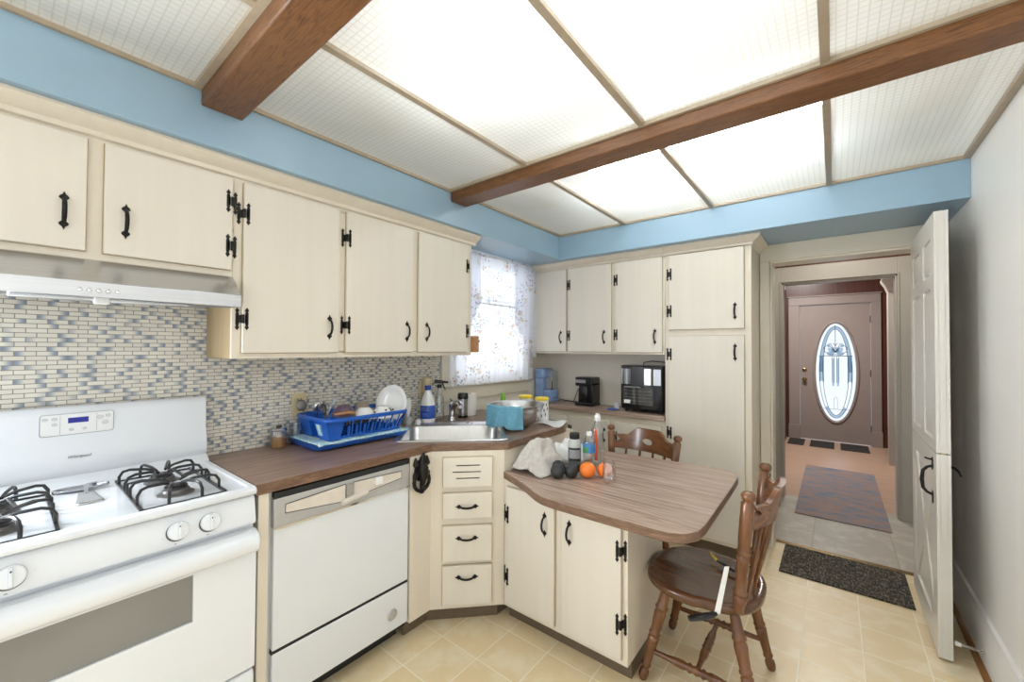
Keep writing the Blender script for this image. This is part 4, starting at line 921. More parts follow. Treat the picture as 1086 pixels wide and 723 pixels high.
# ------------------------------------------------------------------ things round the sink
def around_sink():
    z = CH
    # bleach jug
    t = thing('bleach_jug', 'white plastic jug with blue cap and blue label beside the faucet', 'bottle', (.115, -1.635, z+.001))
    c = (.115, -1.635, z+.001)
    b = MB(); b.lathe([(.040, 0), (.046, .004), (.047, .02), (.047, .115), (.044, .135), (.034, .165), (.022, .195), (.016, .205), (.016, .22)], c, n=28); b.build('jug', M['white'], t, smooth_angle=60)
    b = MB(); b.lathe([(.0475, .028), (.0478, .03), (.0478, .112), (.0475, .114)], c, n=28, cap0=False, cap1=False); lb = b.build('label', M['bleachlabel'], t)
    b = MB()
    for k, (zz, w) in enumerate(((.098, .8), (.085, .9), (.06, .6), (.048, .7))):
        P = [V((c[0]+.0483*cos(a), c[1]+.0483*sin(a), c[2]+zz)) for a in [rad(-60+(i-5)*7*w) for i in range(11)]]; b.tube(P, .0035 if k < 2 else .002, 5, flat=.2)
    b.build('label_band', M['white'], lb)
    b = MB(); b.lathe([(.019, .212), (.020, .214), (.020, .238), (.018, .241), (.001, .241)], c, n=22); b.build('cap', M['bluecap'], t)
    # spray bottle
    t = thing('spray_bottle', 'clear spray bottle with black trigger below the curtain', 'bottle', (.09, -1.515, z+.001)); c = (.09, -1.515, z+.001)
    b = MB(); b.lathe([(.030, 0), (.034, .005), (.034, .12), (.030, .15), (.016, .19), (.012, .20), (.012, .225)], c, n=24); b.build('bottle', M['bottle'], t, smooth_angle=60)
    b = MB(); b.cyl((c[0], c[1], c[2]+.215), (c[0], c[1], c[2]+.24), .016, n=16)
    q = V((.45, .89, 0)).normalized(); s_ = V((-q.y, q.x, 0)); o = V(c)+V((0, 0, .245))
    b.hexa([o-q*.035-s_*.010, o-q*.035+s_*.010, o+q*.06+s_*.007, o+q*.06-s_*.007], [o-q*.030-s_*.008+V((0, 0, .030)), o-q*.030+s_*.008+V((0, 0, .030)), o+q*.06+s_*.006+V((0, 0, .012)), o+q*.06-s_*.006+V((0, 0, .012))])
    b.tube([o+q*.022, o+q*.030+V((0, 0, -.02)), o+q*.042+V((0, 0, -.045))], [.006, .005, .004], 8); b.build('trigger', M['black'], t, bevel=.002)
    # tumbler
    t = thing('travel_tumbler', 'stainless travel tumbler with black lid behind the faucet', 'tumbler', (.155, -1.355, z+.001)); c = (.155, -1.355, z+.001)
    b = MB(); b.lathe([(.031, 0), (.033, .012), (.034, .03), (.035, .11), (.036, .135)], c, n=26); b.build('cup', M['steel'], t)
    b = MB(); b.lathe([(.0335, -.0005), (.0345, .002), (.0345, .014), (.033, .016)], c, n=26); b.build('base_band', M['black'], t)
    b = MB(); b.lathe([(.037, .132), (.038, .136), (.038, .158), (.035, .165), (.033, .172), (.001, .172)], c, n=26); b.build('lid', M['black'], t)
    # paper towel roll
    t = thing('paper_towel_roll', 'white paper towel roll standing by the wall under the window', 'paper towel', (.11, -1.245, z+.001)); c = (.11, -1.245, z+.001)
    b = MB(); b.lathe([(.018, 0), (.052, 0), (.053, .004), (.053, .150), (.052, .154), (.018, .154), (.018, 0)], c, n=30, cap0=False, cap1=False); b.build('roll', M['spotted'], t, smooth_angle=60)
    b = MB(); b.lathe([(.0175, .002), (.0175, .1555), (.016, .1555), (.016, .002)], c, n=20); b.build('core', M['tan'], t)
    # dish brush in white holder, small soap things
    t = thing('dish_brush', 'white dish brush standing in a small cup between the rack and the bleach jug', 'brush', (.07, -1.76, z+.001)); c = V((.07, -1.76, z+.001))
    b = MB(); b.lathe([(.030, 0), (.034, .006), (.033, .05), (.030, .052), (.029, .01), (.001, .008)], c, n=20); b.build('cup', M['grey'], t)
    b = MB(); b.tube([c+V((0, 0, .02)), c+V((.004, 0, .06)), c+V((.006, .002, .10)), c+V((.006, .002, .15)), c+V((.005, .002, .165))], [.008, .010, .019, .020, .008], 12, flat=.5); b.build('handle', M['white'], t)
    b = MB(); b.lathe([(.016, 0), (.018, .01), (.017, .03), (.008, .034), (.001, .034)], (.135, -1.73, z+.001), n=18); tag(b.build('sink_stopper', M['white'], loc=(.135, -1.73, z+.001)), 'small white stopper beside the dish brush cup', 'stopper')
    # plug-in air freshener on the tiles
    t = thing('air_freshener', 'cream plug in air freshener on an outlet above the bleach jug', 'air freshener', (0.0, -1.575, 1.10))
    b = MB(); b.box(.001, .007, -1.615, -1.535, 1.06, 1.18); b.build('wall_plate', M['outletplate'], t, bevel=.002)
    b = MB(); b.box(.007, .04, -1.60, -1.55, 1.10, 1.16); b.lathe([(.026, 0), (.034, .03), (.030, .06), (.001, .066)], (.035, -1.575, 1.14), n=18); b.build('warmer', M['outletplate'], t, bevel=.004)
    b = MB(); b.lathe([(.018, 0), (.02, .02), (.016, .045), (.001, .046)], (.035, -1.575, 1.08), n=16); b.build('refill', M['white'], t)
    # outlet behind the rack
    t = thing('wall_outlet', 'cream electrical outlet on the mosaic backsplash behind the dish rack', 'outlet', (0, -2.403, 1.10))
    b = MB(); b.box(.001, .007, -2.440, -2.366, 1.043, 1.162); b.build('plate', M['outletplate'], t, bevel=.002)
    b = MB()
    for zz in (1.08, 1.125):
        for dy in (-.008, .008): b.box(.0068, .0076, -2.403+dy-.0015, -2.403+dy+.0015, zz, zz+.012)
        b.cyl((.0068, -2.403, zz-.008), (.0076, -2.403, zz-.008), .003, n=10)
    b.build('slot', M['matteblack'], t)
    # steel bowl with a teal cloth hung on its rim
    c = V((.655, -1.375, z+.001))
    b = MB(); R_, Hh = .172, .138
    prof = [(.055, 0), (.075, .004), (.115, .035), (.145, .075), (.163, .115), (.170, Hh), (.176, Hh+.002), (.176, Hh+.004), (.168, Hh+.003), (.160, .115), (.142, .077), (.112, .039), (.073, .008), (.001, .006)]
    b.lathe(prof, c, n=48); tag(b.build('mixing_bowl', M['steel'], smooth_angle=60, loc=c), 'large stainless steel mixing bowl at the right end of the sink worktop', 'bowl')
    b = MB()
    def cl(u, v):
        a = rad(-118+100*u*.82)   # angle round the rim, facing the room
        a = rad(-128+88*u)
        k = v*1.25-.25
        if k < 0: r = R_-.004+.05*k*1.2; zz = Hh+.008+k*.06
        else:
            s_ = k; r = R_+.010+(.003+.010*s_)*sin(u*17+v*2)+.004*sin(u*31); zz = Hh+.006-.126*s_-.010*sin(u*9)*s_
        return c+V((r*cos(a), r*sin(a), max(zz, .012)))
    b.sheet(cl, 30, 26); tag(b.build('dish_cloth', M['cloth_teal'], solid=.004, smooth_angle=60, loc=c), 'teal dish cloth hanging over the rim of the steel bowl', 'cloth')
    # tubs with yellow lids, green topped thing, paper
    for (x, y, lab, r) in ((.50, -1.075, 'white wipes tub with yellow lid nearer the window behind the steel bowl', .046), (.655, -1.10, 'white wipes tub with yellow lid at the end of the worktop right of the bowl', .046)):
        t = thing('wipes_tub', lab, 'tub', (x, y, z+.001), group='yellow lidded wipes tubs')
        b = MB(); b.lathe([(r-.003, 0), (r, .003), (r, .138), (r-.004, .142)], (x, y, z+.001), n=28); tb = b.build('tub', M['white'], t)
        b = MB()
        for k in range(9):
            a = rad(-90+k*11); b.ell((x+r*cos(a), y+r*sin(a), z+.03+.09*((k*37) % 10)/10), (.004, .004, .012), 8, 6)
        b.build('print', M['darkprint'], tb)
        b = MB(); b.lathe([(r+.002, .138), (r+.003, .141), (r+.003, .152), (r-.004, .158), (.001, .159)], (x, y, z+.001), n=28); b.build('lid', M['yellow'], t)
    b = MB(); b.lathe([(.018, 0), (.02, .01), (.02, .135), (.012, .15), (.012, .17), (.001, .171)], (.36, -1.16, z+.001), n=18); tag(b.build('soap_bottle', M['green'], loc=(.36, -1.16, z+.001)), 'green topped bottle peeking up behind the steel bowl', 'bottle')
    b = MB(); b.sheet(lambda u, v: V((.70+.17*u+.01*sin(v*5), -1.24+.15*v, z+.009+.008*sin(u*5+v*4)*(.4+u))), 14, 12); tag(b.build('paper_plate', M['bag'], solid=.002, loc=(.78, -1.17, z+.002)), 'crumpled white paper lying on the end of the sink worktop', 'paper')
around_sink()

# ------------------------------------------------------------------ dish rack and its load
def rack():
    z = CH
    t = thing('drain_tray', 'blue plastic drain tray under the dish rack', 'tray', (.18, -2.21, z))
    def rr(x0, x1, y0, y1, r, zz, n=5):
        P = []
        for (cx, cy, t0) in ((x1-r, y1-r, 0), (x0+r, y1-r, 90), (x0+r, y0+r, 180), (x1-r, y0+r, 270)):
            for k in range(n+1): a = rad(t0+90*k/n); P.append(V((cx+r*cos(a), cy+r*sin(a), zz)))
        return P
    b = MB(); b.rings([rr(.03, .30, -2.455, -2.05, .03, z+.001), rr(.022, .34, -2.463, -1.965, .03, z+.010), rr(.018, .352, -2.47, -1.95, .035, z+.030), rr(.014, .356, -2.474, -1.946, .035, z+.034), rr(.026, .344, -2.462, -1.958, .03, z+.032), rr(.04, .33, -2.445, -1.975, .025, z+.0135)], True, True)
    b.build('tray', M['blueplastic'], t, smooth_angle=45)
    b = MB(); b.sheet(lambda u, v: V((.020+.332*v, -2.466+.512*u, z+.0365+.003*sin(u*23)*sin(v*9)-.006*(abs(v-.5) > .47))), 34, 20); tag(b.build('dish_mat', M['matcloth'], solid=.003, smooth_angle=60, loc=(.18, -2.21, z+.027)), 'pale blue patterned drying mat lying on the blue tray', 'mat')
    r = thing('dish_rack', 'blue plastic dish rack full of dishes on the worktop', 'dish rack', (.18, -2.2, z+.032))
    zb, zt = z+.041, z+.139
    B = (.065, .305, -2.395, -1.995); T = (.02, .345, -2.425, -1.965)
    b = MB(); b.tube(rr(T[0], T[1], T[2], T[3], .03, zt), .0075, 8, closed=True, flat=1.2); b.tube(rr(T[0]+.004, T[1]-.004, T[2]+.004, T[3]-.004, .03, zt-.008), .005, 8, closed=True); b.build('rim', M['blueplastic'], r)
    b = MB(); b.box(B[0], B[1], B[2], B[3], zb, zb+.004)
    for k in range(12): yy = B[2]+.02+k*(B[3]-B[2]-.04)/11; b.box(B[0]+.02, B[1]-.02, yy-.002, yy+.002, zb+.004, zb+.020)
    b.build('rack_floor', M['blueplastic'], r)
    def slat(p0, p1, q0, q1, th): # bottom edge p0-p1, top edge q0-q1, pushed out by th
        return [V(p0), V(p1), V(q1), V(q0)], [V(p0)+th, V(p1)+th, V(q1)+th, V(q0)+th]
    b = MB()
    L_ = 15
    for side, xb, xt in ((1, B[1], T[1]), (-1, B[0], T[0])):
        for k in range(L_):
            f0 = (k+.12)/L_; f1 = f0+(.62 if k % 2 == 0 else .3)/L_
            yb0, yb1 = B[2]+.09+(B[3]-B[2]-.09)*f0, B[2]+.09+(B[3]-B[2]-.09)*f1
            yt0, yt1 = T[2]+.10+(T[3]-T[2]-.11)*f0, T[2]+.10+(T[3]-T[2]-.11)*f1
            g = .62 if k % 2 == 0 else 1
            mx = xb+(xt-xb)*g; mz = zb+(zt-zb)*g; my0 = yb0+(yt0-yb0)*g; my1 = yb1+(yt1-yb1)*g
            a, c = slat((xb, yb0, zb), (xb, yb1, zb), (mx, my0, mz), (mx, my1, mz), V((.003*side, 0, 0))); b.hexa(a, c)
        a, c = slat((xb, B[2], zb), (xb, B[3], zb), (xb+.002*side, B[2], zb+.012), (xb+.002*side, B[3], zb+.012), V((.0035*side, 0, 0))); b.hexa(a, c)
    for k in range(7):
        f0, f1 = (k+.1)/7, (k+.7)/7
        a, c = slat((B[0]+(B[1]-B[0])*f0, B[3], zb), (B[0]+(B[1]-B[0])*f1, B[3], zb), (T[0]+(T[1]-T[0])*f0, T[3], zt), (T[0]+(T[1]-T[0])*f1, T[3], zt), V((0, .003, 0))); b.hexa(a, c)
    b.build('slat', M['blueplastic'], r, smooth_angle=0).name = 'side_slats'
    for (x0, x1) in ((.035, .165), (.205, .335)):   # two cutlery cups at the left end
        b = MB(); i0, i1 = x0+.02, x1-.02
        lo = [(i0, -2.40, zb), (i1, -2.40, zb), (i1, -2.345, zb), (i0, -2.345, zb)]; hi = [(x0, -2.425, zt), (x1, -2.425, zt), (x1, -2.335, zt), (x0, -2.335, zt)]
        b.mesh(lo+hi, [(3, 2, 1, 0), (0, 1, 5, 4), (1, 2, 6, 5), (2, 3, 7, 6), (3, 0, 4, 7)]); cu = b.build('cutlery_cup', M['blueplastic'], r, solid=.003, smooth_angle=0)
        if x0 > .1:
            b = MB(); q = lambda y, zz: V((x1-.02+(.02)*(zz-zb)/(zt-zb)-.001, y, zz))
            b.hexa([V((.235, -2.404-(zz-zb)*.2, zz)) for zz in (zb+.02,)]+[V((.27, -2.404, zb+.02)), V((.275, -2.4205, zb+.075)), V((.235, -2.4205, zb+.075))], [V((.235, -2.411, zb+.02)), V((.27, -2.411, zb+.02)), V((.275, -2.427, zb+.075)), V((.235, -2.427, zb+.075))])
            b.build('sticker', M['matcloth'], cu)
    # cutlery
    def spoon(x, y, dx, dy, ln, lab, name='spoon', head=(.018, .006, .026), m='steel'):
        p0 = V((x, y, zb+.008)); p1 = p0+V((dx, dy, ln)); d_ = (p1-p0).normalized()
        b = MB(); b.tube([p0, p0+(p1-p0)*.5, p1], [.003, .003, .0035], 7)
        qm = V((0, 0, 1)).rotation_difference(d_).to_matrix()
        if name == 'fork':
            for k in (-1, 0, 1): b.tube([p1, p1+qm @ V((0, k*.007, .012)), p1+qm @ V((.004, k*.007, .045))], .0022, 6)
        else: b.ell(p1+d_*head[2]*.9, (head[1], head[0], head[2]), 14, 10, qm)
        tag(b.build(name, M[m], smooth_angle=60, loc=p0), lab, name)
    spoon(.09, -2.375, -.02, -.035, .118, 'large steel serving spoon leaning left out of the rack cutlery cup', head=(.026, .007, .03), m='burner')
    spoon(.115, -2.37, .02, .0, .115, 'steel spoon with a shiny bowl upright in the cutlery cup', head=(.02, .007, .025))
    spoon(.25, -2.375, -.05, .01, .105, 'black handled spoon pointing up from the near cutlery cup', head=(.014, .006, .03), m='black')
    spoon(.235, -2.365, -.08, .035, .10, 'steel fork standing behind the spoons in the rack', 'fork')
    spoon(.135, -2.36, .01, .06, .135, 'steel fork tilted towards the purple bowl in the rack', 'fork')
    # crockery
    def bowl(name, c, r, h, m, lab, cat, rot=(0, 0, 0), flip=False, extra=None):
        o_ = MB(); prof = [(r*.45, 0), (r*.5, .004), (r*.8, h*.4), (r*.97, h*.85), (r, h), (r*.96, h), (r*.92, h*.85), (r*.75, h*.42), (r*.45, .010), (.001, .008)]
        o_.lathe(prof, (0, 0, 0), n=32); ob = o_.build(name, M[m] if isinstance(m, str) else m, world=False, smooth_angle=60)
        ob.location = c; ob.rotation_euler = (pi if flip else rot[0], rot[1], rot[2]); tag(ob, lab, cat); return ob
    bowl('bowl', (.185, -2.255, zb+.145), .062, .06, 'purple', 'purple stoneware bowl upside down in the dish rack', 'bowl', flip=True)
    bowl('bowl', (.215, -2.155, zb+.125), .060, .055, 'dishwhite', 'plain white bowl upside down in the middle of the dish rack', 'bowl', flip=True)
    sb = bowl('bowl', (.245, -2.065, zb+.125), .056, .06, 'dishwhite', 'white bowl with black spots upside down at the right of the dish rack', 'bowl', flip=True)
    b = MB()
    for k in range(12):
        a = rad(k*30+11); rr_ = .050+.007*(k % 3); b.ell((.002+rr_*cos(a), rr_*sin(a), .016+.012*(k % 2)+.004*(k % 3)), (.006, .005, .005), 8, 6)
    sp = b.build('spot', M['black'], sb, world=False)
    b = MB(); b.tube([(.24, -2.335, zt+.012), (.26, -2.30, zt+.018), (.27, -2.27, zt+.018), (.275, -2.245, zt+.012)], [.010, .016, .017, .012], 10, flat=.6); tag(b.build('wooden_spoon', M['tan'], smooth_angle=60, loc=(.26, -2.3, zt+.01)), 'brown wooden utensil head resting on the near rim of the dish rack', 'utensil')
    g = MB(); g.lathe([(.034, 0), (.036, .004), (.040, .10), (.038, .10), (.034, .008), (.001, .006)], (0, 0, 0), n=28); go = g.build('tumbler_glass', M['stripes'], world=False); go.location = (.105, -2.10, zb+.128); go.rotation_euler = (rad(20), rad(150), 0); tag(go, 'ribbed grey drinking glass upside down in the back of the dish rack', 'glass')
    p = MB(); p.lathe([(.001, .004), (.066, .004), (.075, .008), (.104, .019), (.106, .021), (.104, .022), (.074, .012), (.065, .008), (.001, .008)], (0, 0, 0), n=48); po = p.build('dinner_plate', M['dishwhite'], world=False, smooth_angle=60)
    po.location = (.235, -1.985, zb+.128); po.rotation_euler = (0, 0, 0)
    nrm = V((.27, -.93, .22)).normalized(); po.rotation_euler = V((0, 0, 1)).rotation_difference(nrm).to_euler(); tag(po, 'large white dinner plate standing tilted at the right end of the dish rack', 'plate')
    # jar on the counter
    t = thing('glass_jar', 'lidded glass jar of amber liquid on the worktop next to the stove', 'jar', (.075, -2.53, z+.001)); c = (.075, -2.53, z+.001)
    b = MB(); b.lathe([(.033, 0), (.036, .004), (.036, .075), (.033, .082)], c, n=26, cap1=False); b.build('glass', M['bottle'], t, smooth_angle=60)
    b = MB(); b.lathe([(.034, .003), (.0345, .006), (.0345, .055), (.001, .056)], c, n=26); b.build('liquid', M['amber'], t)
    b = MB(); b.lathe([(.036, .080), (.037, .083), (.037, .093), (.034, .096), (.001, .097)], c, n=26); b.build('lid', M['steel'], t)
    b = MB(); b.box(c[0]-.006, c[0]+.006, c[1]-.010, c[1]+.014, c[2]+.096, c[2]+.106); b.build('lid_clip', M['matteblack'], t, bevel=.002)
    b = MB(); b.lathe([(.026, 0), (.028, .004), (.030, .10), (.029, .10), (.026, .006), (.001, .005)], (.05, -2.44, z+.001), n=24); tag(b.build('drinking_glass', M['bottle'], smooth_angle=60, loc=(.05, -2.44, z+.001)), 'clear empty drinking glass behind the amber jar against the tiles', 'glass')
rack()

# ------------------------------------------------------------------ curtains
def curtains():
    c = thing('window_curtain', 'white sheer curtain set with small flower print over the kitchen window', 'curtain', (.06, -.9, 1.12))
    def cloth(y0, y1, zt, zb, x, nf, amp, scal=0, name='panel', edge=None, top_ruffle=True):
        b = MB(); nu, nv = 90, 26
        def f(u, v):
            a = y0+(y1-y0)*u; bot = zb(u) if callable(zb) else zb
            z = zt+(bot-zt)*v; z -= scal*abs(sin(u*pi*9))*v
            am = amp*(.35+.65*v)
            return V((x+am*sin(u*nf*2*pi+.6*sin(v*3+u*5))+.3*am*sin(u*nf*5.1), a, z))
        b.sheet(f, nu, nv); return b.build(name, M['curtain'], c, smooth_angle=60)
    def ruffle(y0, y1, z0, z1, x, nf, name='ruffle'):
        b = MB(); b.sheet(lambda u, v: V((x+.008*sin(u*nf*2*pi)*(.3+abs(v-.35))+.003*sin(u*nf*9), y0+(y1-y0)*u, z0+(z1-z0)*v+.004*sin(u*nf*2*pi)*v)), 160, 6); b.build(name, M['curtain'], c, smooth_angle=60)
    # lower tier pair, valance, side swags
    cloth(-1.395, -.90, 1.755, 1.135, .060, 5, .010, .012, 'tier'); cloth(-.905, -.395, 1.755, 1.135, .060, 5, .010, .012, 'tier')
    ruffle(-1.395, -.395, 1.745, 1.79, .062, 34)
    cloth(-1.395, -.395, 2.125, 1.785, .080, 8, .010, .014, 'valance')
    ruffle(-1.40, -.39, 2.115, 2.165, .080, 34)
    cloth(-.70, -.392, 2.12, lambda u: 1.62-.30*u, .098, 4, .010, .01, 'swag'); cloth(-1.395, -1.12, 2.12, lambda u: 1.33+.42*u, .098, 4, .010, .01, 'swag')
    b = MB(); b.cyl((.078, -1.41, 2.128), (.078, -.388, 2.128), .006, n=10); b.cyl((.060, -1.41, 1.757), (.060, -.388, 1.757), .005, n=10)
    for yy in (-1.41, -.39):
        b.box(.019, .085, yy-.004, yy+.004, 2.12, 2.136); b.box(.019, .066, yy-.004, yy+.004, 1.75, 1.765)
    b.build('curtain_rod', M['white'], c)
curtains()

# ------------------------------------------------------------------ coffee corner
def coffee():
    z = CH
    t = thing('pod_coffee_maker', 'pale blue single cup coffee maker in the back left corner of the counter', 'coffee maker', (.11, -.235, z+.001))
    b = MB(); b.box(.025, .20, -.30, -.155, z+.001, z+.035); b.box(.025, .115, -.30, -.155, z+.03, z+.30); b.box(.115, .20, -.295, -.16, z+.035, z+.11); b.build('body', M['periwinkle'], t, bevel=.014, seg=3)
    b = MB(); b.box(.03, .13, -.312, -.15, z+.215, z+.302); b.build('brew_head', M['periwinkle'], t, bevel=.014, seg=3)
    b = MB(); b.box(.125, .198, -.27, -.165, z+.112, z+.285); b.build('water_tank', M['bottle'], t, bevel=.01, seg=2)
    b = MB(); b.cyl((.165, -.22, z+.113), (.165, -.22, z+.26), .004, n=8); b.lathe([(.014, 0), (.014, .006), (.001, .007)], (.165, -.22, z+.113), n=14); b.build('float', M['matteblack'], t)
    b = MB(); b.tube([(.20, -.15, z+.02), (.25, -.13, z+.008), (.33, -.125, z+.006), (.42, -.13, z+.006)], .004, 7); b.build('power_cord', M['matteblack'], t)
    t = thing('drip_coffee_maker', 'small black drip coffee maker in the middle of the back counter', 'coffee maker', (.54, -.235, z+.001))
    b = MB(); b.box(.455, .625, -.31, -.155, z+.001, z+.03); b.build('base', M['black'], t, bevel=.008)
    b = MB(); b.lathe([(.062, .028), (.066, .035), (.066, .12), (.060, .155), (.058, .165)], (.525, -.235, z+.001), n=28); b.build('carafe', M['black'], t)
    b = MB(); b.box(.575, .622, -.30, -.16, z+.028, z+.20); b.build('column', M['black'], t, bevel=.008)
    b = MB(); b.box(.455, .622, -.305, -.158, z+.168, z+.245); hd = b.build('brew_head', M['black'], t, bevel=.012, seg=3)
    b = MB(); b.box(.462, .56, -.3075, -.3045, z+.195, z+.222); b.build('steel_band', M['steel'], hd, bevel=.001)
    b = MB(); b.tube([(.455, -.19, z+.15), (.42, -.19, z+.125), (.395, -.19, z+.06), (.38, -.2, z+.008)], .0035, 7); b.build('power_cord', M['matteblack'], t)
    t = thing('air_fryer_oven', 'large black and steel air fryer oven beside the pantry on the back counter', 'air fryer', (1.06, -.24, z+.001))
    x0, x1, y0, y1 = .875, 1.235, -.352, -.13
    b = MB()
    def prof(zz, s=1.0): 
        return [V((x0+.03, y1, zz)), V((x0, y1-.03, zz)), V((x0, y0+.05, zz)), V((x0+.02, y0+.018, zz)), V((x0+.07, y0+.004, zz)), V(((x0+x1)/2, y0, zz)), V((x1-.07, y0+.004, zz)), V((x1-.02, y0+.018, zz)), V((x1, y0+.05, zz)), V((x1, y1-.03, zz)), V((x1-.03, y1, zz))]
    R = [prof(zz) for zz in (z+.02, z+.36)]
    b.rings(R); b.build('body', M['black'], t, bevel=.012, seg=3, smooth_angle=50)
    b = MB()
    for xx in (x0+.05, x1-.05):
        for yy in (y0+.05, y1-.04): b.cyl((xx, yy, z+.001), (xx, yy, z+.022), .014, n=12)
    b.build('foot', M['black'], t)
    def arc(xa, xb, n=8):
        out = []
        for k in range(n+1):
            x = xa+(xb-xa)*k/n; q = (x-(x0+x1)/2)/((x1-x0)/2); out.append((x, y0+.001+.030*max(0, abs(q)-.3)**2*1.9))
        return out
    for (xa, xb) in ((x0+.018, x0+.10), (x0+.21, x1-.03)):
        A = arc(xa, xb); b = MB()
        for (p, q) in zip(A, A[1:]): b.hexa([V((p[0], p[1]-.004, z+.215)), V((q[0], q[1]-.004, z+.215)), V((q[0], q[1]-.004, z+.335)), V((p[0], p[1]-.004, z+.335))], [V((p[0], p[1]+.006, z+.215)), V((q[0], q[1]+.006, z+.215)), V((q[0], q[1]+.006, z+.335)), V((p[0], p[1]+.006, z+.335))])
        b.build('steel_panel', M['steel'], t, weld=True)
    b = MB(); b.prism([(x0+.105, y0-.004, z+.20), (x0+.205, y0-.004, z+.20), (x0+.205, y0-.004, z+.355), (x0+.105, y0-.004, z+.355)], (0, .01, 0)); b.build('touch_panel', M['black'], t, bevel=.002)
    b = MB(); A = arc(x0+.03, x1-.085, 8)
    for (p, q) in zip(A, A[1:]): b.hexa([V((p[0], p[1]-.003, z+.06)), V((q[0], q[1]-.003, z+.06)), V((q[0], q[1]-.003, z+.19)), V((p[0], p[1]-.003, z+.19))], [V((p[0], p[1]+.006, z+.06)), V((q[0], q[1]+.006, z+.06)), V((q[0], q[1]+.006, z+.19)), V((p[0], p[1]+.006, z+.19))])
    dw = b.build('oven_window', M['ovenglass2'] if 'ovenglass2' in M else M['ovenglass'], t, weld=True)
    b = MB()
    for zz in (.09, .115, .14, .165): b.tube([(x, y-.004, z+zz) for x, y in arc(x0+.05, x1-.10, 6)], .0012, 5)
    b.build('wire_rack', M['steel'], dw)
    b = MB(); b.box(x0+.05, x0+.10, y0-.0065, y0-.004, z+.068, z+.095); b.build('sticker', M['white'], dw)
    b = MB(); b.tube([(x0+.06, y0-.003, z+.185), (x0+.065, y0-.03, z+.197), (x0+.19, y0-.03, z+.197), (x0+.195, y0-.003, z+.185)], .006, 8); b.build('door_handle', M['steel'], t)
    b = MB(); b.tube([(x0+.12, y1+.0, z+.355), (x0+.13, y1-.02, z+.38), (x0+.2, y1-.03, z+.392), (x0+.3, y1-.03, z+.385), (x1-.01, y1-.02, z+.36)], .004, 7); b.build('power_cord', M['matteblack'], t)
    # little cup and a folded blue cloth
    t = thing('small_cup', 'small white cup left of the air fryer oven', 'cup', (.83, -.30, z+.001))
    b = MB(); b.lathe([(.018, 0), (.02, .003), (.022, .05), (.020, .05), (.018, .006), (.001, .005)], (.825, -.27, z+.001), n=20); b.build('cup', M['white'], t)
    b = MB(); b.sheet(lambda u, v: V((.785+.075*u, -.37+.06*v, z+.005+.008*abs(sin(u*7))*abs(sin(v*4)))), 14, 8); tag(b.build('blue_cloth', M['bleachlabel'], solid=.003, loc=(.82, -.34, z+.003)), 'small crumpled blue wrapper in front of the small cup', 'wrapper')
M['ovenglass2'] = plain('dark_oven_glass', (74, 72, 68), .15, vary=.3, scale=14, coat=.5)
coffee()

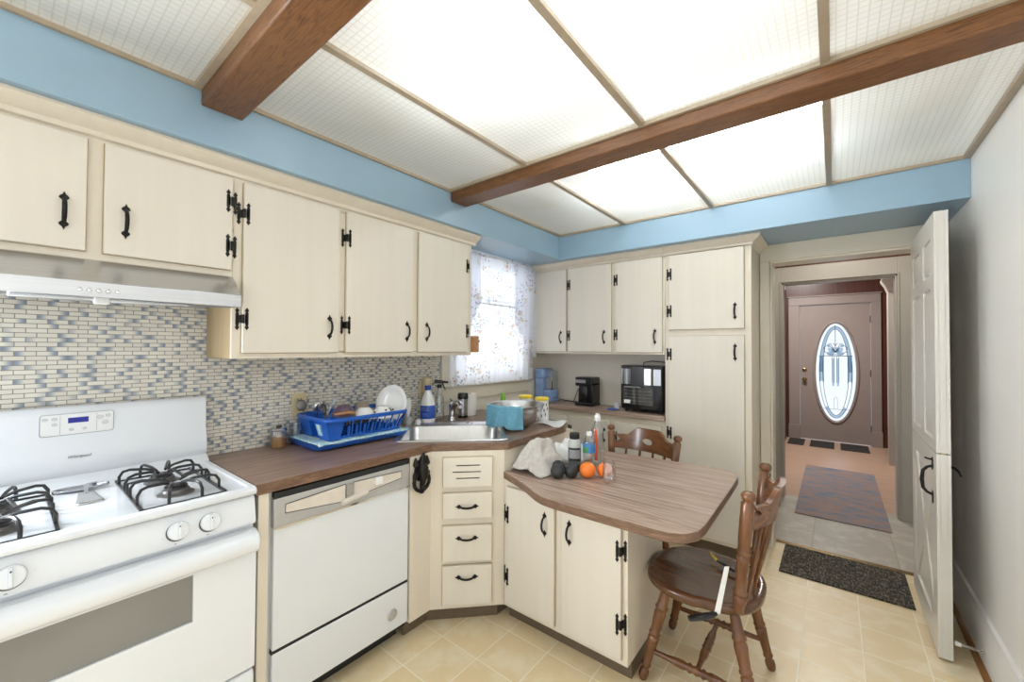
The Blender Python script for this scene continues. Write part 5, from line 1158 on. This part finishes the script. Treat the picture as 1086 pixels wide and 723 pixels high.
# ------------------------------------------------------------------ things on the table
def on_table():
    z = .7665
    g = 'dark avocados on the table'
    for (x, y, r, a, tl, lab) in ((1.150, -1.680, .035, 2.4, .15, 'dark avocado nearest the camera at the front of the avocado group'), (1.198, -1.632, .033, .6, 1.3, 'dark avocado beside the large orange at the right of the avocado group'),
                              (1.112, -1.608, .033, 2.8, .3, 'dark avocado next to the grey cloth at the back left of the group'), (1.172, -1.560, .033, .2, .6, 'dark avocado at the back of the group in front of the black capped bottle')):
        b = MB(); n = 20
        prof = [(.001, 0), (r*.4, r*.06), (r*.72, r*.27), (r*.93, r*.6), (r, r*.95), (r*.96, r*1.25), (r*.84, r*1.55), (r*.66, r*1.82), (r*.42, r*2.04), (r*.2, r*2.14), (.001, r*2.16)]
        ax = V((cos(a), sin(a), tl)).normalized(); low = min((V((0, 0, 0))+ax*zz).z-rr*sqrt(1-ax.z**2) for rr, zz in prof)
        b.lathe(prof, (x-ax.x*r, y-ax.y*r, z-low+.0005), ax, n); tag(b.build('avocado', M['avocado'], smooth_angle=70, loc=(x, y, z)), lab, 'avocado', g)
    for (x, y, r, lab) in ((1.258, -1.575, .0405, 'large bright orange in front of the water bottles'), (1.325, -1.52, .038, 'orange partly hidden behind the glass jar')):
        t = thing('orange', lab, 'orange', (x, y, z), group='oranges on the table')
        b = MB(); b.ell((x, y, z+r*.94), (r, r, r*.94), 28, 18); b.build('peel', M['orange'], t)
        b = MB(); b.lathe([(.004, 0), (.003, .002), (.001, .003)], (x+.006, y-.01, z+r*1.86), n=8); b.build('stem', M['green'], t)
    c = (1.372, -1.575, z)
    b = MB(); b.lathe([(.024, 0), (.029, .004), (.031, .02), (.031, .075), (.027, .085), (.028, .102), (.0265, .102), (.0255, .086), (.029, .075), (.029, .02), (.026, .008), (.001, .007)], c, n=28)
    tag(b.build('glass_tumbler', M['glass'], smooth_angle=60, loc=c), 'small clear glass jar standing in front of the second orange', 'glass jar')
    # bottles
    t = thing('bottle', 'clear squat bottle with black cap and black printed label behind the avocados', 'bottle', (1.135, -1.49, z)); c = (1.135, -1.49, z)
    b = MB(); b.lathe([(.030, 0), (.034, .005), (.035, .02), (.035, .125), (.031, .150), (.024, .163), (.022, .165)], c, n=26); b.build('flask', M['white_clear'], t, smooth_angle=60)
    b = MB(); b.lathe([(.0252, .160), (.0265, .162), (.0265, .188), (.024, .191), (.001, .191)], c, n=24); b.build('cap', M['matteblack'], t)
    b = MB()
    def patch(r, a0, a1, z0, z1, n=10): b.sheet(lambda u, v: V((c[0]+r*cos(rad(a0+(a1-a0)*u)), c[1]+r*sin(rad(a0+(a1-a0)*u)), c[2]+z0+(z1-z0)*v)), n, 2)
    patch(.0355, -118, 0, .03, .118); lb = b.build('label', M['matteblack'], t)
    b = MB(); patch(.0360, -108, -10, .062, .108); patch(.0361, -108, -10, .036, .046); b.build('label_print', M['print'], lb)
    t = thing('water_bottle', 'short clear water bottle with white cap and blue green label', 'bottle', (1.205, -1.46, z)); c = (1.205, -1.46, z)
    b = MB(); b.lathe([(.026, 0), (.032, .008), (.0325, .03), (.030, .06), (.0325, .08), (.0325, .135), (.030, .15), (.018, .175), (.0125, .182), (.0125, .19)], c, n=26); b.build('body', M['bottle'], t, smooth_angle=60)
    b = MB(); b.lathe([(.0330, .095), (.0332, .097), (.0332, .140), (.0328, .142)], c, n=28, cap0=False, cap1=False); lb = b.build('label', M['bluelabel'], t)
    b = MB(); patch(.0336, -140, -70, .098, .125); b.build('label_print', M['greenprint'], lb)
    b = MB(); b.lathe([(.0145, .183), (.015, .185), (.015, .199), (.013, .201), (.001, .201)], c, n=20); b.build('cap', M['white'], t)
    t = thing('water_bottle', 'tall clear water bottle with white cap and orange print', 'bottle', (1.19, -1.335, z)); c = (1.19, -1.335, z)
    b = MB(); b.lathe([(.028, 0), (.034, .008), (.034, .17), (.033, .19), (.024, .215), (.0145, .232), (.0145, .245)], c, n=26); b.build('body', M['bottle'], t, smooth_angle=60)
    b = MB(); patch(.0346, -88, -60, .03, .17); lb = b.build('label', M['redorange'], t)
    b = MB(); b.ell((c[0]+.0346*cos(rad(-75)), c[1]+.0346*sin(rad(-75)), c[2]+.185), (.008, .008, .018), 10, 8); b.build('label_print', M['redorange'], lb)
    b = MB(); b.lathe([(.0165, .24), (.0175, .243), (.0175, .262), (.012, .268), (.011, .28), (.001, .281)], c, n=20); b.build('cap', M['white'], t)
    # crumpled grey cloth with a white plastic bag behind it
    from mathutils import noise
    b = MB()
    def clo(u, v):
        N_ = lambda a, c, k: noise.noise(V((u*a, v*c, k)))
        x = .885+.21*u+.02*N_(3, 3, 9)+.02*v; y = -1.735+.235*v+.022*N_(4, 3, 5)
        e = max(0, min(1, min(u, 1-u)*6))*max(0, min(1, min(v+.12, 1.05-v)*6))
        dome = .118*math.exp(-(((u-.50)/.44)**2+((v-.58)/.50)**2)**1.7)
        rid = lambda q: math.exp(-(q*4.2)**2)
        f = .040*rid(N_(2.6, 2.2, 1.7))+.018*rid(N_(5.0, 3.6, 7.1))
        return V((x, y, z+.004+max(0, (dome*.85+f*(.35+dome*6))*e**.7)))
    b.sheet(clo, 90, 70); tag(b.build('kitchen_towel', M['cloth_grey'], solid=.004, smooth_angle=70, loc=(1.0, -1.6, z)), 'crumpled light grey towel heaped at the left end of the table', 'towel')
    b = MB()
    def bag(u, v):
        x = .90+.20*u; y = -1.44+.20*v; e = min(1, min(u, 1-u)*4)*min(1, min(v, 1-v)*4)
        n_ = noise.noise(V((u*5, v*4, 3.3)))*.04+noise.noise(V((u*11, v*9, 8)))*.02
        return V((x+.03*v, y, z+.003+max(0, .085*e**.6+n_*e)))
    b.sheet(bag, 44, 34); tag(b.build('plastic_bag', M['bag'], smooth_angle=25, solid=.001, loc=(1.05, -1.3, z)), 'crumpled white plastic bag lying behind the grey towel and the bottles', 'bag')
    # tools on the near chair
    t = thing('hand_saw', 'pruning tool with black handle and white blade hanging off the chair seat', 'tool', (1.89, -1.70, .42))
    b = MB(); b.tube([(1.872, -1.735, .432), (1.862, -1.755, .430), (1.835, -1.785, .428), (1.80, -1.815, .424)], [.010, .014, .015, .012], 10, flat=.7); b.build('grip', M['black'], t)
    b = MB(); b.hexa([V((1.868, -1.742, .43)), V((1.886, -1.728, .43)), V((1.886, -1.724, .432)), V((1.868, -1.738, .432))], [V((1.898, -1.712, .60)), V((1.912, -1.700, .60)), V((1.912, -1.697, .60)), V((1.898, -1.709, .60))]); b.build('blade', M['white'], t)
    t = thing('pruner', 'small black tool with a yellow tip lying on the chair seat', 'tool', (1.83, -1.34, .437))
    b = MB(); b.tube([(1.80, -1.36, .448), (1.835, -1.375, .446), (1.875, -1.40, .444)], [.007, .011, .008], 8, flat=.6); b.build('grip', M['black'], t)
    b = MB(); b.tube([(1.80, -1.36, .448), (1.775, -1.335, .452), (1.762, -1.315, .455)], [.006, .005, .003], 8); b.build('tip', M['yellow'], t)
M['white_clear'] = plain('milky_bottle_plastic', (222, 222, 218), .15, trans=.35)
M['greenprint'] = plain('green_print', (70, 140, 80), .4, vary=.2)
on_table()

# ------------------------------------------------------------------ doors
def dutch_door():
    d = bpy.data.objects.new('door_2', None); COL.objects.link(d); d.location = (2.60, -.36, 0); struct(d)
    x0, x1 = 2.587, 2.634; ya, yb = -.728, -.004
    FDX = Face((x0+.010, 0, 0), (0, 1, 0), (-1, 0, 0))
    cols = ((-.640, -.425), (-.305, -.085))
    def leaf(name, z0, z1, wins, mat):
        b = MB(); ys = sorted({ya, yb} | {v for c in cols for v in c})
        # core slab and raised stiles and rails on both faces
        b.box(x0+.012, x1-.012, ya, yb, z0, z1)
        zs = [z0]+[v for w in wins for v in w]+[z1]
        for (xa, xb) in ((x0, x0+.013), (x1-.013, x1)):
            for (y0, y1) in ((ya, cols[0][0]), (cols[0][1], cols[1][0]), (cols[1][1], yb)): b.box(xa, xb, y0, y1, z0, z1)
            for c in cols:
                for k in range(0, len(zs), 2): b.box(xa, xb, c[0], c[1], zs[k], zs[k+1])
        o = b.build(name, mat, d, smooth_angle=0); return o
    up = leaf('upper_leaf', .936, 2.045, [(.985, 1.70), (1.762, 1.94)], M['white_trim'])
    b = MB()
    for c in cols:
        for (z0, z1) in ((.985, 1.70), (1.762, 1.94)):
            m = .022
            a = [V((x0+.012, c[0], z0)), V((x0+.012, c[1], z0)), V((x0+.012, c[1], z1)), V((x0+.012, c[0], z1))]
            e = [V((x0+.003, c[0]+m, z0+m)), V((x0+.003, c[1]-m, z0+m)), V((x0+.003, c[1]-m, z1-m)), V((x0+.003, c[0]+m, z1-m))]; b.hexa(a, e)
    b.build('raised_panel', M['white_trim'], up, smooth_angle=0)
    # lower leaf: frame with an X brace
    b = MB(); z0, z1 = .014, .931
    b.box(x0+.012, x1-.012, ya, yb, z0, z1)
    iy0, iy1, iz0, iz1 = ya+.10, yb-.09, z0+.12, z1-.09
    for (xa, xb) in ((x0, x0+.013), (x1-.013, x1)):
        b.box(xa, xb, ya, iy0, z0, z1); b.box(xa, xb, iy1, yb, z0, z1); b.box(xa, xb, iy0, iy1, z0, iz0); b.box(xa, xb, iy0, iy1, iz1, z1)
    for s in (0, 1):
        p0 = (iy0, iz0 if s == 0 else iz1); p1 = (iy1, iz1 if s == 0 else iz0); w = .05
        sg = 1 if s == 0 else -1
        pts = [(p0[0], p0[1]), (p0[0]+w, p0[1]), (p1[0], p1[1]-sg*w*1.5), (p1[0], p1[1]), (p1[0]-w, p1[1]), (p0[0], p0[1]+sg*w*1.5)]
        b.prism([(x0+.001*s, y, z) for y, z in pts], (.0125, 0, 0))
    lo = b.build('lower_leaf', M['white_trim'], d, smooth_angle=0)
    b = MB(); cy, cz = (iy0+iy1)/2, (iz0+iz1)/2
    for tri in ([(iy0+.06, iz0+.012), (iy1-.06, iz0+.012), (cy, cz-.06)], [(iy0+.06, iz1-.012), (iy1-.06, iz1-.012), (cy, cz+.06)], [(iy0+.012, iz0+.10), (iy0+.012, iz1-.10), (cy-.05, cz)], [(iy1-.012, iz0+.10), (iy1-.012, iz1-.10), (cy+.05, cz)]):
        g = V((0, sum(p[0] for p in tri)/3, sum(p[1] for p in tri)/3)); P = [V((x0+.012, y, z)) for y, z in tri]; Q = [V((x0+.004, *( (V((0, y, z))*.75+g*.25).yz))) for y, z in tri]
        b.mesh(P+Q, [(0, 1, 2), (5, 4, 3), (0, 1, 4, 3), (1, 2, 5, 4), (2, 0, 3, 5)])
    b.build('raised_panel', M['white_trim'], lo, smooth_angle=0)
    b = MB(); yh = -.645
    for zz, s in ((.860, 1), (.722, -1)):
        b.prism([(x0, yh+y, zz+s*q) for y, q in ((0, -.02), (.010, -.008), (.013, .006), (.006, .018), (.010, .03), (0, .040), (-.010, .03), (-.006, .018), (-.013, .006), (-.010, -.008))], (-.004, 0, 0))
    b.tube([(x0-.004, yh, .858), (x0-.020, yh, .85), (x0-.034, yh, .832), (x0-.038, yh, .79), (x0-.034, yh, .75), (x0-.020, yh, .732), (x0-.004, yh, .724)], [.006, .006, .007, .008, .007, .006, .006], 10)
    b.tube([(x0-.002, yh, .888), (x0-.016, yh, .890), (x0-.028, yh, .894)], [.005, .004, .004], 8)
    b.build('pull_handle', M['iron'], lo)
    b = MB(); b.prism([(x1, yh+y, .85+q) for y, q in ((0, -.05), (.012, 0), (0, .05), (-.012, 0))], (.004, 0, 0)); b.tube([(x1+.003, yh, .86), (x1+.022, yh, .862), (x1+.034, yh-.02, .85), (x1+.036, yh-.045, .835)], [.006, .005, .005, .004], 8); b.build('latch_lever', M['iron'], lo)
    b = MB(); b.box(x0+.015, x1-.015, ya-.0005, yb, .930, .937); b.build('shelf_strip', M['glaze'], lo)
    # door stop
    t = thing('door_stop', 'spring door stop with white tip on the right hand baseboard', 'door stop', (XR-.016, -.70, .08))
    b = MB(); b.cyl((XR-.016, -.70, .085), (XR-.022, -.70, .085), .011, n=14)
    for k in range(12): b.lathe([(.0055, 0), (.007, .0025), (.0055, .005)], (XR-.022-.0055*k, -.70, .085), (-1, 0, 0), 10)
    b.build('spring', M['chrome'], t); b = MB(); b.cyl((XR-.088, -.70, .085), (XR-.108, -.70, .085), .009, n=12); b.build('tip', M['white'], t)
dutch_door()
def front_door():
    d = bpy.data.objects.new('door_1', None); COL.objects.link(d); d.location = (2.21, 4.46, 0); struct(d)
    yf = 4.462; cx, cz, rx, rz_ = 2.236, 1.062, .275, .775; n = 56
    # slab with an oval hole
    bm = bmesh.new(); R = (1.795, 2.64, .012, 2.095)
    for yy in (yf, yf+.045):
        o_ = [bm.verts.new(p) for p in ((R[0], yy, R[2]), (R[1], yy, R[2]), (R[1], yy, R[3]), (R[0], yy, R[3]))]
        i_ = [bm.verts.new((cx+(rx-.01)*cos(2*pi*k/n), yy, cz+(rz_-.01)*sin(2*pi*k/n))) for k in range(n)]
        es = [bm.edges.new((o_[k], o_[(k+1) % 4])) for k in range(4)]+[bm.edges.new((i_[k], i_[(k+1) % n])) for k in range(n)]
        bmesh.ops.triangle_fill(bm, use_beauty=True, use_dissolve=False, edges=es)
        if yy == yf: a = (o_, i_)
        else:
            for p, q in ((a[0], o_), (a[1], i_)):
                for k in range(len(p)): bm.faces.new((p[k], p[(k+1) % len(p)], q[(k+1) % len(p)], q[k]))
    m = MB(); m.bm.free(); m.bm = bm; m.build('slab', M['frontdoor'], d, smooth_angle=30)
    E = lambda f, y: [V((cx+rx*f*cos(2*pi*k/n), y, cz+(rz_-(1-f)*rx)*sin(2*pi*k/n))) for k in range(n)]
    b = MB(); b.rings([E(1.03, yf), E(1.02, yf-.012), E(.97, yf-.020), E(.91, yf-.012), E(.88, yf-.002), E(.88, yf+.03)], False, False); b.build('oval_frame', M['frontdoor'], d, smooth_angle=60)
    b = MB(); b.rings([E(.885, yf+.02), E(.0001, yf+.02)], False, False); gl = b.build('oval_glass', M['fo1'], d, smooth_angle=0)
    b = MB(); b.rings([E(.72, yf+.016), E(.56, yf+.016)], False, False)
    # keep the blue bevelled band only at the head and the foot of the oval, plus side strips
    bmesh.ops.delete(b.bm, geom=[f for f in b.bm.faces if -.52 < f.calc_center_median().z-cz < .02], context='FACES')
    def quad(x0, x1, z0, z1): b.mesh([(x0, yf+.016, z0), (x1, yf+.016, z0), (x1, yf+.016, z1), (x0, yf+.016, z1)], [(0, 1, 2, 3)])
    quad(cx-.19, cx-.145, .92, 1.30); quad(cx+.145, cx+.19, .92, 1.30); quad(cx-.04, cx-.015, .85, 1.27); quad(cx+.015, cx+.04, .85, 1.27)
    for (px, pz, a, l, w) in ((0, 1.40, 90, .09, .045), (-.05, 1.39, 135, .11, .03), (.05, 1.39, 45, .11, .03), (-.06, 1.34, 165, .09, .03), (.06, 1.34, 15, .09, .03), (-.08, 1.47, 80, .06, .02), (.08, 1.47, 100, .06, .02)):
        ca, sa = cos(rad(a)), sin(rad(a)); b.mesh([(cx+px+l*.5*cos(t)*ca-w*sin(t)*sa, yf+.015, pz+l*.5*cos(t)*sa+w*sin(t)*ca) for t in [2*pi*k/14 for k in range(14)]], [tuple(range(14))])
    b.build('bevelled_glass', M['fo2'], d, smooth_angle=0)
    b = MB()
    for f in (.72, .56): b.tube(E(f, yf+.012), .0035, 6, closed=True)
    b.tube([(cx-.20, yf+.012, 1.31), (cx+.20, yf+.012, 1.31)], .006, 6)
    b.tube([(cx-.23, yf+.012, .50), (cx+.23, yf+.012, .50)], .003, 6)
    for xx in (-.19, -.145, -.04, -.015, .015, .04, .145, .19): b.tube([(cx+xx, yf+.012, .90), (cx+xx, yf+.012, 1.30)], .003, 6)
    b.tube([(cx, yf+.012, 1.44), (cx, yf+.012, 1.78)], .004, 6)
    for s in (1, -1):
        b.tube([(cx, yf+.010, 1.33), (cx+s*.06, yf+.010, 1.33), (cx+s*.13, yf+.010, 1.37), (cx+s*.14, yf+.010, 1.44), (cx+s*.09, yf+.010, 1.47), (cx+s*.05, yf+.010, 1.44), (cx, yf+.010, 1.36)], .0045, 6)
        b.tube([(cx, yf+.010, 1.37), (cx+s*.03, yf+.010, 1.43), (cx+s*.06, yf+.010, 1.50), (cx+s*.02, yf+.010, 1.50), (cx, yf+.010, 1.46)], .004, 6)
        b.tube([(cx+s*.02, yf+.012, .50), (cx+s*.02, yf+.012, .66), (cx, yf+.012, .69)], .002, 6)
    b.build('lead_lines', M['lead'], d)
    for zz in (.938, 1.085):
        b = MB(); b.lathe([(.030, 0), (.030, .006), (.014, .012), (.012, .03), (.026, .04), (.028, .055), (.018, .065), (.001, .066)] if zz < 1 else [(.028, 0), (.028, .008), (.018, .014), (.001, .015)], (1.852, yf, zz), (0, -1, 0), 20); b.build('knob' if zz < 1 else 'deadbolt', M['brass'], d)
    for zz in (.25, 1.06, 1.85):
        b = MB(); b.cyl((2.641, yf-.012, zz-.05), (2.641, yf-.012, zz+.05), .008, n=10); b.build('hinge', M['lead'], d)
    # mats and rug
    for (x0, x1, lab) in ((1.66, 1.86, 'dark mat section at the left foot of the front door'), (1.93, 2.215, 'dark mat section in the middle in front of the front door'), (2.285, 2.60, 'dark mat section on the right in front of the front door')):
        b = MB(); b.box(x0, x1, 3.90, 4.40, .0005, .008); tag(b.build('door_mat', M['doormat'], bevel=.002, loc=((x0+x1)/2, 4.15, 0)), lab, 'mat', 'entry mats')
    b = MB(); b.box(1.945, 2.565, .86, 2.685, .0005, .008); tag(b.build('area_rug', M['rug'], bevel=.002, loc=(2.25, 1.77, 0)), 'faded blue and rust rug on the hall floor', 'rug')
    b = MB(); b.box(1.937, 2.562, -.312, .135, .0005, .009); tag(b.build('floor_mat', M['mat'], bevel=.002, loc=(2.25, -.09, 0)), 'black woven floor mat at the kitchen side of the hall doorway', 'mat')
front_door()

# ------------------------------------------------------------------ light and camera
w = bpy.data.worlds.new('daylight'); scene.world = w; w.use_nodes = True
bg = w.node_tree.nodes['Background']; bg.inputs['Color'].default_value = (.88, .94, 1, 1); bg.inputs['Strength'].default_value = .85
def area(name, loc, rot, size, e, col=(1, 1, 1)):
    l = bpy.data.lights.new(name, 'AREA'); l.shape = 'RECTANGLE'; l.size, l.size_y = size; l.energy = e; l.color = col
    o = bpy.data.objects.new(name, l); COL.objects.link(o); o.location = loc; o.rotation_euler = rot; return o
area('daylight_window', (-.5, -.9, 1.65), (0, rad(-90), 0), (1.2, 1.2), 15, (.90, .94, 1))
area('rear_fill_light', (1.4, -4.35, 1.25), (rad(90), 0, 0), (2.6, 2.0), 2, (.88, .94, 1))  # unseen fill added behind the camera to brighten the room
area('side_fill_light', (.06, -4.0, 1.5), (0, rad(-90), 0), (1.2, .6), 64, (.88, .94, 1))  # added fill in front of the left wall, lifts the right wall
area('hall_fill_light', (2.25, .7, 2.48), (0, 0, 0), (.3, .3), 5, (1, .96, .9))  # added light for the enclosed hall, no fixture goes with it
area('entry_fill_light', (1.75, 3.1, 2.68), (0, 0, 0), (.5, .5), 46, (1, .98, .95))  # added overhead fill that brightens the entry and front door
cam = bpy.data.cameras.new('camera'); co = bpy.data.objects.new('camera', cam); COL.objects.link(co); scene.camera = co
f = 429.666; cam.sensor_width = 36; cam.lens = f/1086*36; cam.shift_x = (543-547.822)/1086; cam.shift_y = (361.9-361.5)/1086; cam.clip_start = .02
ya, pt, ro = rad(38.106), rad(.929), rad(.285)
fw = V((-sin(ya)*cos(pt), cos(ya)*cos(pt), sin(pt))); r0 = fw.cross(V((0, 0, 1))).normalized(); u0 = r0.cross(fw)
r = r0*cos(ro)+u0*sin(ro); u = -r0*sin(ro)+u0*cos(ro)
co.matrix_world = Matrix(((r.x, u.x, -fw.x, 2.223), (r.y, u.y, -fw.y, -3.380), (r.z, u.z, -fw.z, 1.406), (0, 0, 0, 1)))
scene.view_settings.view_transform = 'Standard'; scene.view_settings.look = 'None'; scene.view_settings.gamma = 1; scene.view_settings.use_curve_mapping = False
scene.view_settings.exposure = 0.40
